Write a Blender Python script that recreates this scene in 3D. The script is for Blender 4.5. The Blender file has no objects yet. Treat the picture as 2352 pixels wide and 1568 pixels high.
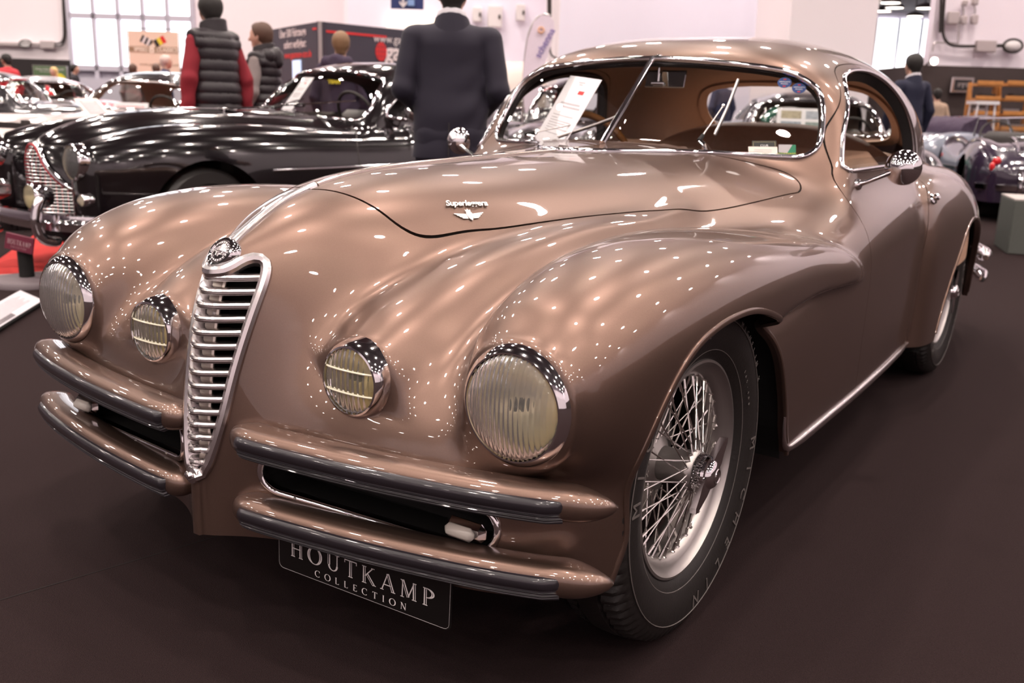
import bpy, math, random
import numpy as np
from mathutils import Matrix, Vector
sc = bpy.context.scene
COL = sc.collection
random.seed(4)
# ------------------------------------------------------------------ camera
CAMP = np.array([1.5105, -1.8013, 1.1209])
_a, _p, _r = -.58640, .24620, .0313
_f = np.array([math.sin(_a)*math.cos(_p), math.cos(_a)*math.cos(_p), -math.sin(_p)])
_rt = np.array([math.cos(_a), -math.sin(_a), 0.]); _up = np.cross(_rt, _f)
CX = math.cos(_r)*_rt + math.sin(_r)*_up; CY = -math.sin(_r)*_rt + math.cos(_r)*_up
cam = bpy.data.cameras.new('camera'); camo = bpy.data.objects.new('camera', cam); COL.objects.link(camo)
cam.sensor_width = 36; cam.lens = 2186.3/2352*36; cam.clip_start = .05; cam.clip_end = 400
_M = Matrix((Vector(CX), Vector(CY), Vector(-_f))).transposed().to_4x4(); _M.translation = Vector(CAMP)
camo.matrix_world = _M; sc.camera = camo
cam.dof.use_dof = True; cam.dof.focus_distance = 1.85; cam.dof.aperture_fstop = 5.0
# hall frame: u to the right of the view, v away from the camera, z up
HU = np.array([math.cos(_a), -math.sin(_a), 0.]); HV = np.array([math.sin(_a), math.cos(_a), 0.])
def hall(u, v, z): return np.array([CAMP[0], CAMP[1], 0.]) + u*HU + v*HV + np.array([0, 0, z])
HROT = -_a * -1.0          # z rotation of the hall frame
def px(x, y, v):
    """point seen at photo pixel (x, y) at hall depth v"""
    d = CX*(x-1176)/2186.3 - CY*(y-784)/2186.3 + _f
    t = v/float(d @ HV)
    return CAMP + d*t
def px_floor(x, y, z=0.):
    d = CX*(x-1176)/2186.3 - CY*(y-784)/2186.3 + _f
    return CAMP + d*((z-CAMP[2])/d[2])
# ------------------------------------------------------------------ light
world = bpy.data.worlds.new('world'); sc.world = world; world.use_nodes = True
world.node_tree.nodes['Background'].inputs[0].default_value = (.80, .76, .86, 1)
world.node_tree.nodes['Background'].inputs[1].default_value = .05
LAMP_Z = 7.6
def hall_lamp(u, v, z, power, r=.24, col=(1., .87, .80)):
    l = bpy.data.lights.new('hall_lamp', 'AREA'); l.shape = 'DISK'; l.size = r*2
    l.energy = power; l.color = col; l.spread = math.radians(150)
    o = bpy.data.objects.new('hall_lamp', l); COL.objects.link(o)
    o.location = hall(u, v, z)
for i in range(-7, 6):
    for j in range(-4, 10):  # rearmost rows, behind the camera, added to brighten headlights and car front
        hall_lamp(i*3.5 + (1.2 if j % 2 else 0) + .4, j*3.4 + .4, LAMP_Z, 66 if j < 5 else 84, .17)
for i in range(3):
    for j in range(4):
        hall_lamp(9.5 + i*3.4, 24.5 + j*3.6, 4.55, 130, .17)
sc.view_settings.view_transform = 'Standard'; sc.view_settings.look = 'None'
sc.view_settings.exposure = 0.66; sc.view_settings.gamma = 1.0
sc.view_settings.use_curve_mapping = False
sc.cycles.sample_clamp_indirect = 6.0; sc.cycles.max_bounces = 10; sc.cycles.caustics_refractive = False
sc.cycles.caustics_reflective = False; sc.cycles.use_denoising = True
# ------------------------------------------------------------------ materials
MATS = {}
def mat(name, col, rough=.5, metal=0., coat=0., coatr=.03, trans=0., ior=1.45, alpha=1., emit=None, estr=1., noise=None, bump=None, sheen=0., spec=.5):
    if name in MATS: return MATS[name]
    m = bpy.data.materials.new(name); m.use_nodes = True; nt = m.node_tree; b = nt.nodes['Principled BSDF']
    I = b.inputs
    I['Base Color'].default_value = (*col, 1); I['Roughness'].default_value = rough; I['Metallic'].default_value = metal
    I['Coat Weight'].default_value = coat; I['Coat Roughness'].default_value = coatr
    I['Transmission Weight'].default_value = trans; I['IOR'].default_value = ior; I['Alpha'].default_value = alpha
    I['Specular IOR Level'].default_value = spec
    if sheen: I['Sheen Weight'].default_value = sheen
    if emit: I['Emission Color'].default_value = (*emit, 1); I['Emission Strength'].default_value = estr
    tc = nt.nodes.new('ShaderNodeTexCoord')
    sc_, amt = noise if noise else (40., .06)
    n = nt.nodes.new('ShaderNodeTexNoise'); n.inputs['Scale'].default_value = sc_; n.inputs['Detail'].default_value = 4
    nt.links.new(tc.outputs['Object'], n.inputs['Vector'])
    mx = nt.nodes.new('ShaderNodeMix'); mx.data_type = 'RGBA'
    mx.inputs[6].default_value = (*[c*(1-amt) for c in col], 1); mx.inputs[7].default_value = (*[min(1, c*(1+amt)) for c in col], 1)
    nt.links.new(n.outputs[0], mx.inputs[0]); nt.links.new(mx.outputs[2], I['Base Color'])
    if bump:
        bs, bd = bump
        n2 = nt.nodes.new('ShaderNodeTexNoise'); n2.inputs['Scale'].default_value = bs; n2.inputs['Detail'].default_value = 3
        nt.links.new(tc.outputs['Object'], n2.inputs['Vector'])
        bp = nt.nodes.new('ShaderNodeBump'); bp.inputs['Strength'].default_value = 1; bp.inputs['Distance'].default_value = bd
        nt.links.new(n2.outputs[0], bp.inputs['Height']); nt.links.new(bp.outputs[0], I['Normal'])
    MATS[name] = m; return m
def thin_glass(name, tint=(1, 1, 1), refl=.12):
    m = bpy.data.materials.new(name); m.use_nodes = True; nt = m.node_tree; nt.nodes.clear()
    o = nt.nodes.new('ShaderNodeOutputMaterial'); mx = nt.nodes.new('ShaderNodeMixShader')
    t = nt.nodes.new('ShaderNodeBsdfTransparent'); t.inputs[0].default_value = (*tint, 1)
    g = nt.nodes.new('ShaderNodeBsdfGlossy'); g.inputs['Roughness'].default_value = .01
    f = nt.nodes.new('ShaderNodeLayerWeight'); f.inputs[0].default_value = .5
    pw = nt.nodes.new('ShaderNodeMath'); pw.operation = 'POWER'; pw.inputs[1].default_value = 5; nt.links.new(f.outputs['Facing'], pw.inputs[0])
    ma = nt.nodes.new('ShaderNodeMath'); ma.operation = 'MULTIPLY_ADD'; ma.inputs[1].default_value = .85; ma.inputs[2].default_value = .045; nt.links.new(pw.outputs[0], ma.inputs[0])
    nt.links.new(ma.outputs[0], mx.inputs[0]); nt.links.new(t.outputs[0], mx.inputs[1]); nt.links.new(g.outputs[0], mx.inputs[2])
    nt.links.new(mx.outputs[0], o.inputs[0]); return m
def ribbed_glass(name, col, scale, dist, axis='X', trans=.92):
    m = mat(name, col, .08, trans=trans, ior=1.35); nt = m.node_tree; b = nt.nodes['Principled BSDF']
    tc = nt.nodes.new('ShaderNodeTexCoord'); w = nt.nodes.new('ShaderNodeTexWave'); w.bands_direction = axis
    w.inputs['Scale'].default_value = scale; nt.links.new(tc.outputs['Object'], w.inputs['Vector'])
    bp = nt.nodes.new('ShaderNodeBump'); bp.inputs['Distance'].default_value = dist; bp.inputs['Strength'].default_value = 1
    nt.links.new(w.outputs['Fac'], bp.inputs['Height']); nt.links.new(bp.outputs[0], b.inputs['Normal']); return m
CHROME = mat('chrome', (.86, .84, .86), .06, 1., noise=(8, .02))
ALU = mat('polished_aluminium', (.78, .74, .74), .22, 1., noise=(30, .05))
SATIN = mat('satin_steel', (.50, .47, .46), .38, 1.)
RUBBER = mat('black_rubber', (.018, .016, .016), .45, bump=(300, .0004))
BLACK = mat('matt_black', (.006, .005, .005), .8)
DARK = mat('dark_trim', (.03, .024, .022), .5)
GLASS = thin_glass('window_glass', (.93, .94, .93))
# ------------------------------------------------------------------ objects
def tag(o, label=None, cat=None, group=None, kind=None):
    if label: o['label'] = label
    if cat: o['category'] = cat
    if group: o['group'] = group
    if kind: o['kind'] = kind
    return o
def empty(name, loc=(0, 0, 0), rz=0., label=None, cat=None, group=None, parent=None):
    o = bpy.data.objects.new(name, None); COL.objects.link(o); o.location = loc; o.rotation_euler = (0, 0, rz)
    o.empty_display_size = .1
    if parent: o.parent = parent
    return tag(o, label, cat, group)
def mk(name, V, F, m, parent=None, smooth=True, N=None, angle=None, label=None):
    me = bpy.data.meshes.new(name)
    V = np.asarray(V, float); me.from_pydata(V.tolist(), [], [list(map(int, f)) for f in F])
    if smooth: me.shade_smooth()
    if N is not None: me.normals_split_custom_set_from_vertices(np.asarray(N).tolist())
    elif angle:
        me.set_sharp_from_angle(angle=math.radians(angle))
    me.materials.append(m)
    o = bpy.data.objects.new(name, me); COL.objects.link(o)
    if parent: o.parent = parent
    if label: o['label'] = label
    return o
def copy_tree(o, parent=None, **kw):
    c = o.copy(); COL.objects.link(c); c.parent = parent
    for ch in list(o.children): copy_tree(ch, c)
    return c
class G:
    """geometry collector"""
    def __init__(s): s.V = []; s.F = []
    def add(s, V, F):
        n = len(s.V); s.V += [tuple(v) for v in V]; s.F += [tuple(i+n for i in f) for f in F]; return s
    def box(s, c, d, R=None, bev=0.):
        d = np.array(d)/2.; c = np.array(c, float)
        if bev <= 0:
            v = np.array([[x, y, z] for x in (-1, 1) for y in (-1, 1) for z in (-1, 1)])*d
            f = [(0, 1, 3, 2), (4, 6, 7, 5), (0, 4, 5, 1), (2, 3, 7, 6), (0, 2, 6, 4), (1, 5, 7, 3)]
        else:
            b = min(bev, d.min()*.99); v = []; idx = {}
            for x in (-1, 1):
                for y in (-1, 1):
                    for z in (-1, 1):
                        for k in range(3):
                            p = np.array([x, y, z])*(d-b); p[k] += b*(x, y, z)[k]; idx[x, y, z, k] = len(v); v.append(p)
            f = []
            for k in range(3):
                i, j = (k+1) % 3, (k+2) % 3
                for sg in (-1, 1):
                    q = []
                    for a, e in ((-1, -1), (1, -1), (1, 1), (-1, 1)):
                        t = [0, 0, 0]; t[k] = sg; t[i] = a; t[j] = e; q.append(idx[(*t, k)])
                    f.append(q if sg > 0 else q[::-1])
                for a in (-1, 1):
                    for e in (-1, 1):
                        t0 = [0, 0, 0]; t0[k] = -1; t0[i] = a; t0[j] = e; t1 = list(t0); t1[k] = 1
                        q = [idx[(*t0, i)], idx[(*t1, i)], idx[(*t1, j)], idx[(*t0, j)]]
                        f.append(q if a*e < 0 else q[::-1])
            for x in (-1, 1):
                for y in (-1, 1):
                    for z in (-1, 1):
                        q = [idx[x, y, z, 0], idx[x, y, z, 1], idx[x, y, z, 2]]; f.append(q if x*y*z > 0 else q[::-1])
            v = np.array(v)
        if R is not None: v = v @ np.array(R).T
        return s.add(v + c, f)
    def tube(s, P, r, n=10, closed=False, cap=True, flat=None):
        P = np.array(P, float); m = len(P); r = np.broadcast_to(np.array(r, float), (m,))
        if closed: T = np.roll(P, -1, 0)-np.roll(P, 1, 0)
        else: T = np.gradient(P, axis=0)
        T /= np.linalg.norm(T, axis=1, keepdims=True)+1e-12
        a = np.array([0, 0, 1.]) if abs(T[0][2]) < .9 else np.array([1., 0, 0])
        n1 = np.cross(T[0], a); n1 /= np.linalg.norm(n1); V = []
        for i in range(m):
            n1 = n1-T[i]*(n1 @ T[i]); n1 /= np.linalg.norm(n1)+1e-12; n2 = np.cross(T[i], n1)
            for k in range(n):
                t = 2*math.pi*k/n; V.append(P[i]+r[i]*(math.cos(t)*n1+math.sin(t)*n2))
        F = []
        for i in range(m if closed else m-1):
            j = (i+1) % m
            for k in range(n): F.append((i*n+k, i*n+(k+1) % n, j*n+(k+1) % n, j*n+k))
        if cap and not closed: F += [tuple(range(n))[::-1], tuple((m-1)*n+k for k in range(n))]
        return s.add(V, F)
    def rod(s, a, b, r, n=8): return s.tube([a, b], r, n)
    def lathe(s, prof, n=48, c=(0, 0, 0), ax=(0, 0, 1), full=2*math.pi, xr=None):
        """prof: (radius, height) pairs turned about ax through c"""
        ax = np.array(ax, float); ax /= np.linalg.norm(ax)
        a = np.array(xr if xr is not None else ((1., 0, 0) if abs(ax[0]) < .9 else (0, 1., 0))); a = a-ax*(a @ ax); a /= np.linalg.norm(a); b = np.cross(ax, a)
        V = []; m = len(prof)
        for k in range(n):
            t = full*k/n; d = math.cos(t)*a+math.sin(t)*b
            for r, h in prof: V.append(np.array(c)+d*r+ax*h)
        F = []
        for k in range(n):
            j = (k+1) % n
            for i in range(m-1): F.append((k*m+i, j*m+i, j*m+i+1, k*m+i+1))
        return s.add(V, F)
    def ball(s, c, r, n=16, m=10, R=None):
        V = []; r = np.broadcast_to(np.array(r, float), (3,))
        for i in range(m+1):
            a = math.pi*i/m
            for k in range(n):
                t = 2*math.pi*k/n; V.append(np.array([math.sin(a)*math.cos(t), math.sin(a)*math.sin(t), math.cos(a)])*r)
        V = np.array(V)
        if R is not None: V = V @ np.array(R).T
        F = []
        for i in range(m):
            for k in range(n): F.append((i*n+k, (i+1)*n+k, (i+1)*n+(k+1) % n, i*n+(k+1) % n))
        return s.add(V+np.array(c), F)
    def prism(s, poly, o, ux, uy, th):
        """polygon in the plane (o, ux, uy) given thickness th along ux x uy"""
        ux = np.array(ux, float); uy = np.array(uy, float); w = np.cross(ux, uy); w /= np.linalg.norm(w)
        n = len(poly); V = [np.array(o)+ux*a+uy*b for a, b in poly]+[np.array(o)+ux*a+uy*b+w*th for a, b in poly]
        F = [tuple(range(n))[::-1], tuple(range(n, 2*n))]+[(i, (i+1) % n, n+(i+1) % n, n+i) for i in range(n)]
        return s.add(V, F)
    def sweep(s, P, Nn, prof, closed=False, cap=True):
        """profile of (normal, side) offsets carried along P with surface normals Nn"""
        P = np.array(P, float); Nn = np.array(Nn, float); m = len(P); k = len(prof)
        T = (np.roll(P, -1, 0)-np.roll(P, 1, 0)) if closed else np.gradient(P, axis=0)
        T /= np.linalg.norm(T, axis=1, keepdims=True)+1e-12
        B = np.cross(T, Nn); B /= np.linalg.norm(B, axis=1, keepdims=True)+1e-12; Nn = np.cross(B, T)
        V = []
        for i in range(m):
            for q in prof:
                w = q[2] if len(q) > 2 else 1.
                V.append(P[i]+Nn[i]*q[0]+B[i]*q[1])
        F = []
        for i in range(m if closed else m-1):
            j = (i+1) % m
            for a in range(k): F.append((i*k+a, j*k+a, j*k+(a+1) % k, i*k+(a+1) % k))
        if cap and not closed: F += [tuple(range(k)), tuple((m-1)*k+a for a in range(k))[::-1]]
        return s.add(V, F)
    def mk(s, name, m, parent=None, smooth=True, angle=35, label=None): return mk(name, s.V, s.F, m, parent, smooth, None, angle, label)
def rotz(a): c, s = math.cos(a), math.sin(a); return np.array([[c, -s, 0], [s, c, 0], [0, 0, 1.]])
def rotx(a): c, s = math.cos(a), math.sin(a); return np.array([[1., 0, 0], [0, c, -s], [0, s, c]])
def roty(a): c, s = math.cos(a), math.sin(a); return np.array([[c, 0, s], [0, 1., 0], [-s, 0, c]])
def spline(P, n=100, closed=False):
    """Catmull-Rom through P, resampled evenly"""
    P = np.array(P, float); m = len(P); out = []
    idx = range(m) if closed else range(m-1)
    for i in idx:
        if closed: p = [P[(i+k) % m] for k in (-1, 0, 1, 2)]
        else: p = [P[max(i-1, 0)], P[i], P[i+1], P[min(i+2, m-1)]]
        for t in np.linspace(0, 1, 24, endpoint=False):
            out.append(.5*((2*p[1])+(-p[0]+p[2])*t+(2*p[0]-5*p[1]+4*p[2]-p[3])*t*t+(-p[0]+3*p[1]-3*p[2]+p[3])*t**3))
    out.append(P[0] if closed else P[-1]); out = np.array(out)
    L = np.r_[0, np.cumsum(np.linalg.norm(np.diff(out, axis=0), axis=1))]
    t = np.linspace(0, L[-1], n+1 if closed else n)
    if closed: t = t[:-1]
    return np.stack([np.interp(t, L, out[:, k]) for k in range(P.shape[1])], 1)
# ------------------------------------------------------------------ lettering
def text_mesh(s, size=1., align='CENTER', shear=0., space=1., extrude=0., bold=0.):
    c = bpy.data.curves.new('t', 'FONT'); c.body = s; c.size = size; c.align_x = align; c.align_y = 'CENTER'; c.shear = shear
    c.space_character = space; c.extrude = extrude; c.offset = bold; c.resolution_u = 3
    o = bpy.data.objects.new('t', c); COL.objects.link(o)
    dg = bpy.context.evaluated_depsgraph_get(); me = bpy.data.meshes.new_from_object(o.evaluated_get(dg))
    V = np.array([v.co[:] for v in me.vertices]); F = [tuple(p.vertices) for p in me.polygons]
    bpy.data.objects.remove(o); bpy.data.curves.remove(c); bpy.data.meshes.remove(me); return V, F
def text(name, s, o, ux, uy, size, m, parent=None, off=.001, **kw):
    V, F = text_mesh(s, size, **kw); ux = np.array(ux, float); uy = np.array(uy, float); w = np.cross(ux, uy)
    return mk(name, np.array(o)+V[:, :1]*ux+V[:, 1:2]*uy+(V[:, 2:]+off)*w, F, m, parent, False)
def ribbon(P, w):
    P = np.array(P, float); w = np.broadcast_to(np.array(w, float), (len(P),)); T = np.gradient(P, axis=0); T /= np.linalg.norm(T, axis=1, keepdims=True)+1e-9
    Nn = np.c_[-T[:, 1], T[:, 0]]; V = np.r_[P+Nn*w[:, None]/2, P-Nn*w[:, None]/2]; n = len(P)
    return V, [(i, n+i, n+i+1, i+1) for i in range(n-1)]
def serif_word(s, inline=True, gap=.28):
    """roman capitals built from thick and thin strokes; returns 2-D verts, faces, width"""
    V, F = [], []; cur = 0.
    def add(v, f):
        n = len(V); V.extend([(p[0]+cur, p[1]) for p in v]); F.extend([tuple(i+n for i in q) for q in f])
    def st(P, w):
        P = np.array(P, float)
        if inline and w > .09:
            T = P[-1]-P[0]; T /= np.linalg.norm(T); nn = np.array([-T[1], T[0]])
            add(*ribbon(P+nn*w*.30, w*.45)); add(*ribbon(P-nn*w*.42, w*.22))
        else: add(*ribbon(P, w))
    def sf(x, y, w=.26): add(*ribbon([(x-w/2, y), (x+w/2, y)], .045))
    def arc(cx, cy, rx, ry, a0, a1, thick, n=24):
        a = np.radians(np.linspace(a0, a1, n)); P = np.c_[cx+rx*np.cos(a), cy+ry*np.sin(a)]
        w = .05+thick*np.abs(np.cos(a))**1.5
        if inline and thick > .06:
            add(*ribbon(P, .05+thick*.35*np.abs(np.cos(a)))); Q = np.c_[cx+(rx-.1)*np.cos(a), cy+(ry-.012)*np.sin(a)]; add(*ribbon(Q, .02+.03*np.abs(np.cos(a))))
        else: add(*ribbon(P, w))
    K, t = .15, .06
    for ch in s:
        w = .8
        if ch == 'H':
            for x in (.16, .66): st([(x, 0), (x, 1)], K); sf(x, .02); sf(x, .98)
            st([(.16, .52), (.66, .52)], t); w = .82
        elif ch == 'O': arc(.45, .5, .42, .5, 0, 360, .12, 48); w = .9
        elif ch == 'U':
            st([(.16, 1), (.16, .33)], K); st([(.66, 1), (.66, .33)], t); arc(.41, .33, .25, .31, 180, 360, .06); sf(.16, .98); sf(.66, .98); w = .82
        elif ch == 'T':
            st([(.38, 0), (.38, 1)], K); st([(.02, .97), (.74, .97)], t); st([(.03, .99), (.03, .8)], .045); st([(.73, .99), (.73, .8)], .045); sf(.38, .02); w = .76
        elif ch == 'K':
            st([(.16, 0), (.16, 1)], K); st([(.2, .42), (.64, .97)], t); st([(.33, .56), (.72, .02)], K); sf(.16, .02); sf(.16, .98); sf(.66, .98, .2); sf(.74, .02, .22); w = .84
        elif ch == 'A':
            st([(.08, .02), (.40, 1)], t); st([(.40, 1), (.72, .02)], K); st([(.2, .34), (.6, .34)], t); sf(.08, .02, .2); sf(.73, .02, .24); w = .82
        elif ch == 'M':
            st([(.14, 0), (.16, 1)], t); st([(.16, 1), (.48, .08)], K); st([(.48, .08), (.80, 1)], t); st([(.82, 0), (.80, 1)], K); sf(.14, .02, .2); sf(.82, .02); sf(.12, .98, .16); sf(.84, .98, .16); w = .98
        elif ch == 'P':
            st([(.16, 0), (.16, 1)], K); arc(.2, .72, .42, .26, -90, 90, .10); sf(.16, .02); sf(.16, .98); w = .7
        elif ch == 'C': arc(.44, .5, .41, .49, 45, 315, .12); st([(.73, .98), (.73, .7)], .05); w = .82
        elif ch == 'L': st([(.16, 0), (.16, 1)], K); st([(.1, .03), (.6, .03)], t); st([(.6, 0), (.6, .22)], .05); sf(.16, .98); w = .66
        elif ch == 'E':
            st([(.16, 0), (.16, 1)], K)
            for y, x in ((.03, .6), (.52, .48), (.97, .58)): st([(.1, y), (x, y)], t)
            st([(.6, 0), (.6, .22)], .05); st([(.58, 1), (.58, .8)], .05); w = .68
        elif ch == 'I': st([(.16, 0), (.16, 1)], K); sf(.16, .02); sf(.16, .98); w = .32
        elif ch == 'N': st([(.12, 0), (.12, 1)], t); st([(.12, 1), (.72, 0)], K); st([(.72, 0), (.72, 1)], t); sf(.12, .02, .2); sf(.08, .98, .18); sf(.72, .98, .2); w = .84
        cur += w+gap
    return np.array(V), F, cur-gap
def serif_text(name, s, o, ux, uy, h, m, parent=None, inline=True, gap=.28, off=.001, width=None):
    V, F, w = serif_word(s, inline, gap); V = V-np.array([w/2, .5]); sx = (width/w) if width else h
    ux = np.array(ux, float); uy = np.array(uy, float); nn = np.cross(ux, uy)
    return mk(name, np.array(o)+V[:, :1]*sx*ux+V[:, 1:]*h*uy+nn*off, F, m, parent, False)
# ------------------------------------------------------------------ implicit surfaces
class Sp:
    """natural cubic spline"""
    def __init__(s,xs,ys):
        x=s.x=np.array(xs,float);y=s.y=np.array(ys,float);n=len(x);h=np.diff(x)
        A=np.eye(n);b=np.zeros(n)
        for i in range(1,n-1):
            A[i,i-1:i+2]=h[i-1],2*(h[i-1]+h[i]),h[i];b[i]=6*((y[i+1]-y[i])/h[i]-(y[i]-y[i-1])/h[i-1])
        s.m=np.linalg.solve(A,b);s.h=h
    def __call__(s,t):
        t=np.clip(t,s.x[0],s.x[-1]);i=np.clip(np.searchsorted(s.x,t,side='right')-1,0,len(s.h)-1)
        h=s.h[i];u=s.x[i+1]-t;w=t-s.x[i]
        return (s.m[i]*u**3+s.m[i+1]*w**3)/(6*h)+(s.y[i]/h-s.m[i]*h/6)*u+(s.y[i+1]/h-s.m[i+1]*h/6)*w
def smin(a,b,k):
    h=np.maximum(k-np.abs(a-b),0)/k
    return np.minimum(a,b)-h*h*h*k/6
def smax(a,b,k): return -smin(-a,-b,k)
def sect(x,z,a,b,p):
    """superellipse |x/a|^p+|z/b|^p=1, approximate distance"""
    a=np.maximum(a,1e-3);b=np.maximum(b,1e-3)
    u=np.abs(x)/a;v=np.abs(z)/b
    k0=(u**p+v**p+1e-12)**(1/p)
    gx=(u/k0)**(p-1)/a;gz=(v/k0)**(p-1)/b
    g=np.sqrt(gx*gx+gz*gz)+1e-6
    return (k0-1)/g
r2=lambda L:np.sqrt(np.maximum(L,0))
def SS(y0,ys,vs): # spline in sqrt(y-y0)
    sp=Sp(r2(np.array(ys)-y0),vs)
    return lambda y: sp(r2(y-y0))
def grad(f,P,h=.003):
    g=np.empty_like(P)
    for k in range(3):
        e=np.zeros(3);e[k]=h
        a=P+e;b=P-e
        g[:,k]=f(*a.T)-f(*b.T)
    n=np.linalg.norm(g,axis=1,keepdims=True)+1e-12
    return g/n,n/(2*h)
def newton(f,P,it=3,lim=.02):
    for _ in range(it):
        g,m=grad(f,P);P=P-g*np.clip(f(*P.T)[:,None]/np.maximum(m,.3),-lim,lim)
    return P
def nets(f,lo,hi,c):
    """surface nets -> verts, quads (block-wise evaluation of the field)"""
    n=np.ceil((np.array(hi)-lo)/c).astype(int)+1
    ax=[lo[k]+c*np.arange(n[k]) for k in range(3)]
    # coarse pass to find active blocks
    V=np.full(n,9.,np.float32);B=8
    cx=[np.arange(0,m+B,B) for m in n]
    X,Y,Z=np.meshgrid(*[lo[k]+c*cx[k] for k in range(3)],indexing='ij')
    D=f(X.ravel(),Y.ravel(),Z.ravel()).reshape(X.shape)
    S=np.sign(D)
    for i in range(len(cx[0])-1):
        for j in range(len(cx[1])-1):
            for k in range(len(cx[2])-1):
                q=D[i:i+2,j:j+2,k:k+2]
                sl=(slice(i*B,i*B+B+1),slice(j*B,j*B+B+1),slice(k*B,k*B+B+1))
                if abs(q).min()>c*B*1.6 and abs(np.sign(q).sum())==8:
                    V[sl]=np.where(V[sl]==9.,q[0,0,0],V[sl]);continue
                a=[ax[0][sl[0]],ax[1][sl[1]],ax[2][sl[2]]]
                x,y,z=np.meshgrid(*a,indexing='ij')
                V[sl]=f(x.ravel(),y.ravel(),z.ravel()).reshape(x.shape)
    s=V<0
    m=[k-1 for k in n]
    cnt=np.zeros(m,np.int8);
    for d in np.ndindex(2,2,2): cnt+=s[d[0]:d[0]+m[0],d[1]:d[1]+m[1],d[2]:d[2]+m[2]]
    act=(cnt>0)&(cnt<8)
    idx=np.full(m,-1,np.int64);I=np.argwhere(act);idx[act]=np.arange(len(I))
    acc=np.zeros((len(I),3));w=np.zeros(len(I))
    co=list(np.ndindex(2,2,2))
    for p in co:
        for k in range(3):
            if p[k]: continue
            q=list(p);q[k]=1
            a=V[tuple((I+p).T)].astype(float);b=V[tuple((I+q).T)].astype(float)
            ok=(a<0)!=(b<0);t=np.where(ok,a/np.where(ok,a-b,1),0)
            e=np.array(p,float)[None]+np.eye(3)[k]*t[:,None]
            acc[ok]+=e[ok];w[ok]+=1
    P=np.array(lo)+c*(I+acc/w[:,None])
    Q=[]
    for k in range(3):
        u,v=(k+1)%3,(k+2)%3
        sl0=[slice(None)]*3;sl1=[slice(None)]*3
        sl0[k]=slice(0,n[k]-1);sl1[k]=slice(1,n[k])
        a=s[tuple(sl0)];b=s[tuple(sl1)]
        E=np.argwhere(a!=b);E=E[(E[:,u]>0)&(E[:,v]>0)&(E[:,u]<n[u]-1)&(E[:,v]<n[v]-1)]
        ins=a[tuple(E.T)]
        du=np.eye(3,dtype=int)[u];dv=np.eye(3,dtype=int)[v]
        q=np.c_[idx[tuple((E-du-dv).T)],idx[tuple((E-dv).T)],idx[tuple(E.T)],idx[tuple((E-du).T)]]
        q[~ins]=q[~ins][:,::-1]
        Q.append(q)
    return P,np.concatenate(Q)
class Skin:
    def __init__(s, V, N, T): s.V, s.N, s.T = V, N, T
    def cut(s, d):
        """split along d = 0 -> (part with d < 0, part with d > 0)"""
        V, N, T = s.V, s.N, s.T; ins = d < 0; c = ins[T].sum(1)
        A = [T[c == 3]]; B = [T[c == 0]]; nv = []; cache = {}; na = []; nb = []
        def mid(i, j):
            k = (i, j) if i < j else (j, i)
            if k not in cache: cache[k] = len(V)+len(nv); t = d[k[0]]/(d[k[0]]-d[k[1]]); nv.append((k[0], k[1], t))
            return cache[k]
        for t in T[(c == 1) | (c == 2)]:
            t = [int(q) for q in t]; f = [bool(ins[q]) for q in t]; one = sum(f) == 1
            k = f.index(True) if one else f.index(False); a, b, e = t[k], t[(k+1) % 3], t[(k+2) % 3]
            ab, ea = mid(a, b), mid(e, a); lone = [(a, ab, ea)]; pair = [(ab, b, e), (ab, e, ea)]
            (na if one else nb).extend(lone); (nb if one else na).extend(pair)
        if nv:
            q = np.array(nv); i, j, t = q[:, 0].astype(int), q[:, 1].astype(int), q[:, 2:3]
            V = np.r_[V, V[i]*(1-t)+V[j]*t]; M = N[i]*(1-t)+N[j]*t; N = np.r_[N, M/np.linalg.norm(M, axis=1, keepdims=True)]
        f = lambda L, e: Skin(V, N, np.concatenate(L+([np.array(e)] if len(e) else []))).clean()
        return f(A, na), f(B, nb)
    def clean(s):
        u, inv = np.unique(s.T, return_inverse=True); return Skin(s.V[u], s.N[u], inv.reshape(-1, 3))
    def mirror(s): return Skin(s.V*[-1, 1, 1], s.N*[-1, 1, 1], s.T[:, ::-1])
    def join(s, o): return Skin(np.r_[s.V, o.V], np.r_[s.N, o.N], np.r_[s.T, o.T+len(s.V)])
    def both(s): return s.join(s.mirror())
    def offset(s, h, flip=False): return Skin(s.V+s.N*h, -s.N if flip else s.N, s.T[:, ::-1] if flip else s.T)
    def rim(s, depth, keep=None):
        """turned-in edge along the open border"""
        E = np.r_[s.T[:, [0, 1]], s.T[:, [1, 2]], s.T[:, [2, 0]]]; key = E.min(1)*len(s.V)+E.max(1)
        u, i, n = np.unique(key, return_index=True, return_counts=True); E = E[i[n == 1]]
        E = E[np.abs(s.V[E][:, :, 0]).max(1) > 1e-4]
        if keep is not None: E = E[keep(s.V[E].mean(1))]
        if not len(E): return s
        a, b = s.V[E[:, 0]], s.V[E[:, 1]]; na, nb = s.N[E[:, 0]], s.N[E[:, 1]]; m = len(E); o = len(s.V)
        Fn = np.cross(b-a, na); Fn /= np.linalg.norm(Fn, axis=1, keepdims=True)+1e-12
        V = np.r_[a, b, b-nb*depth, a-na*depth]; r = np.arange(m)+o
        return Skin(np.r_[s.V, V], np.r_[s.N, np.tile(Fn, (4, 1))], np.r_[s.T, np.c_[r, r+3*m, r+m], np.c_[r+m, r+3*m, r+2*m]])
    def mk(s, name, m, parent=None, label=None): return mk(name, s.V, s.T, m, parent, True, s.N, None, label)
def skin(f, lo, hi, c):
    P, Q = nets(f, lo, hi, c); P = newton(f, P); N, _ = grad(f, P)
    return Skin(P, N, np.r_[Q[:, [0, 1, 2]], Q[:, [0, 2, 3]]])
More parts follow.
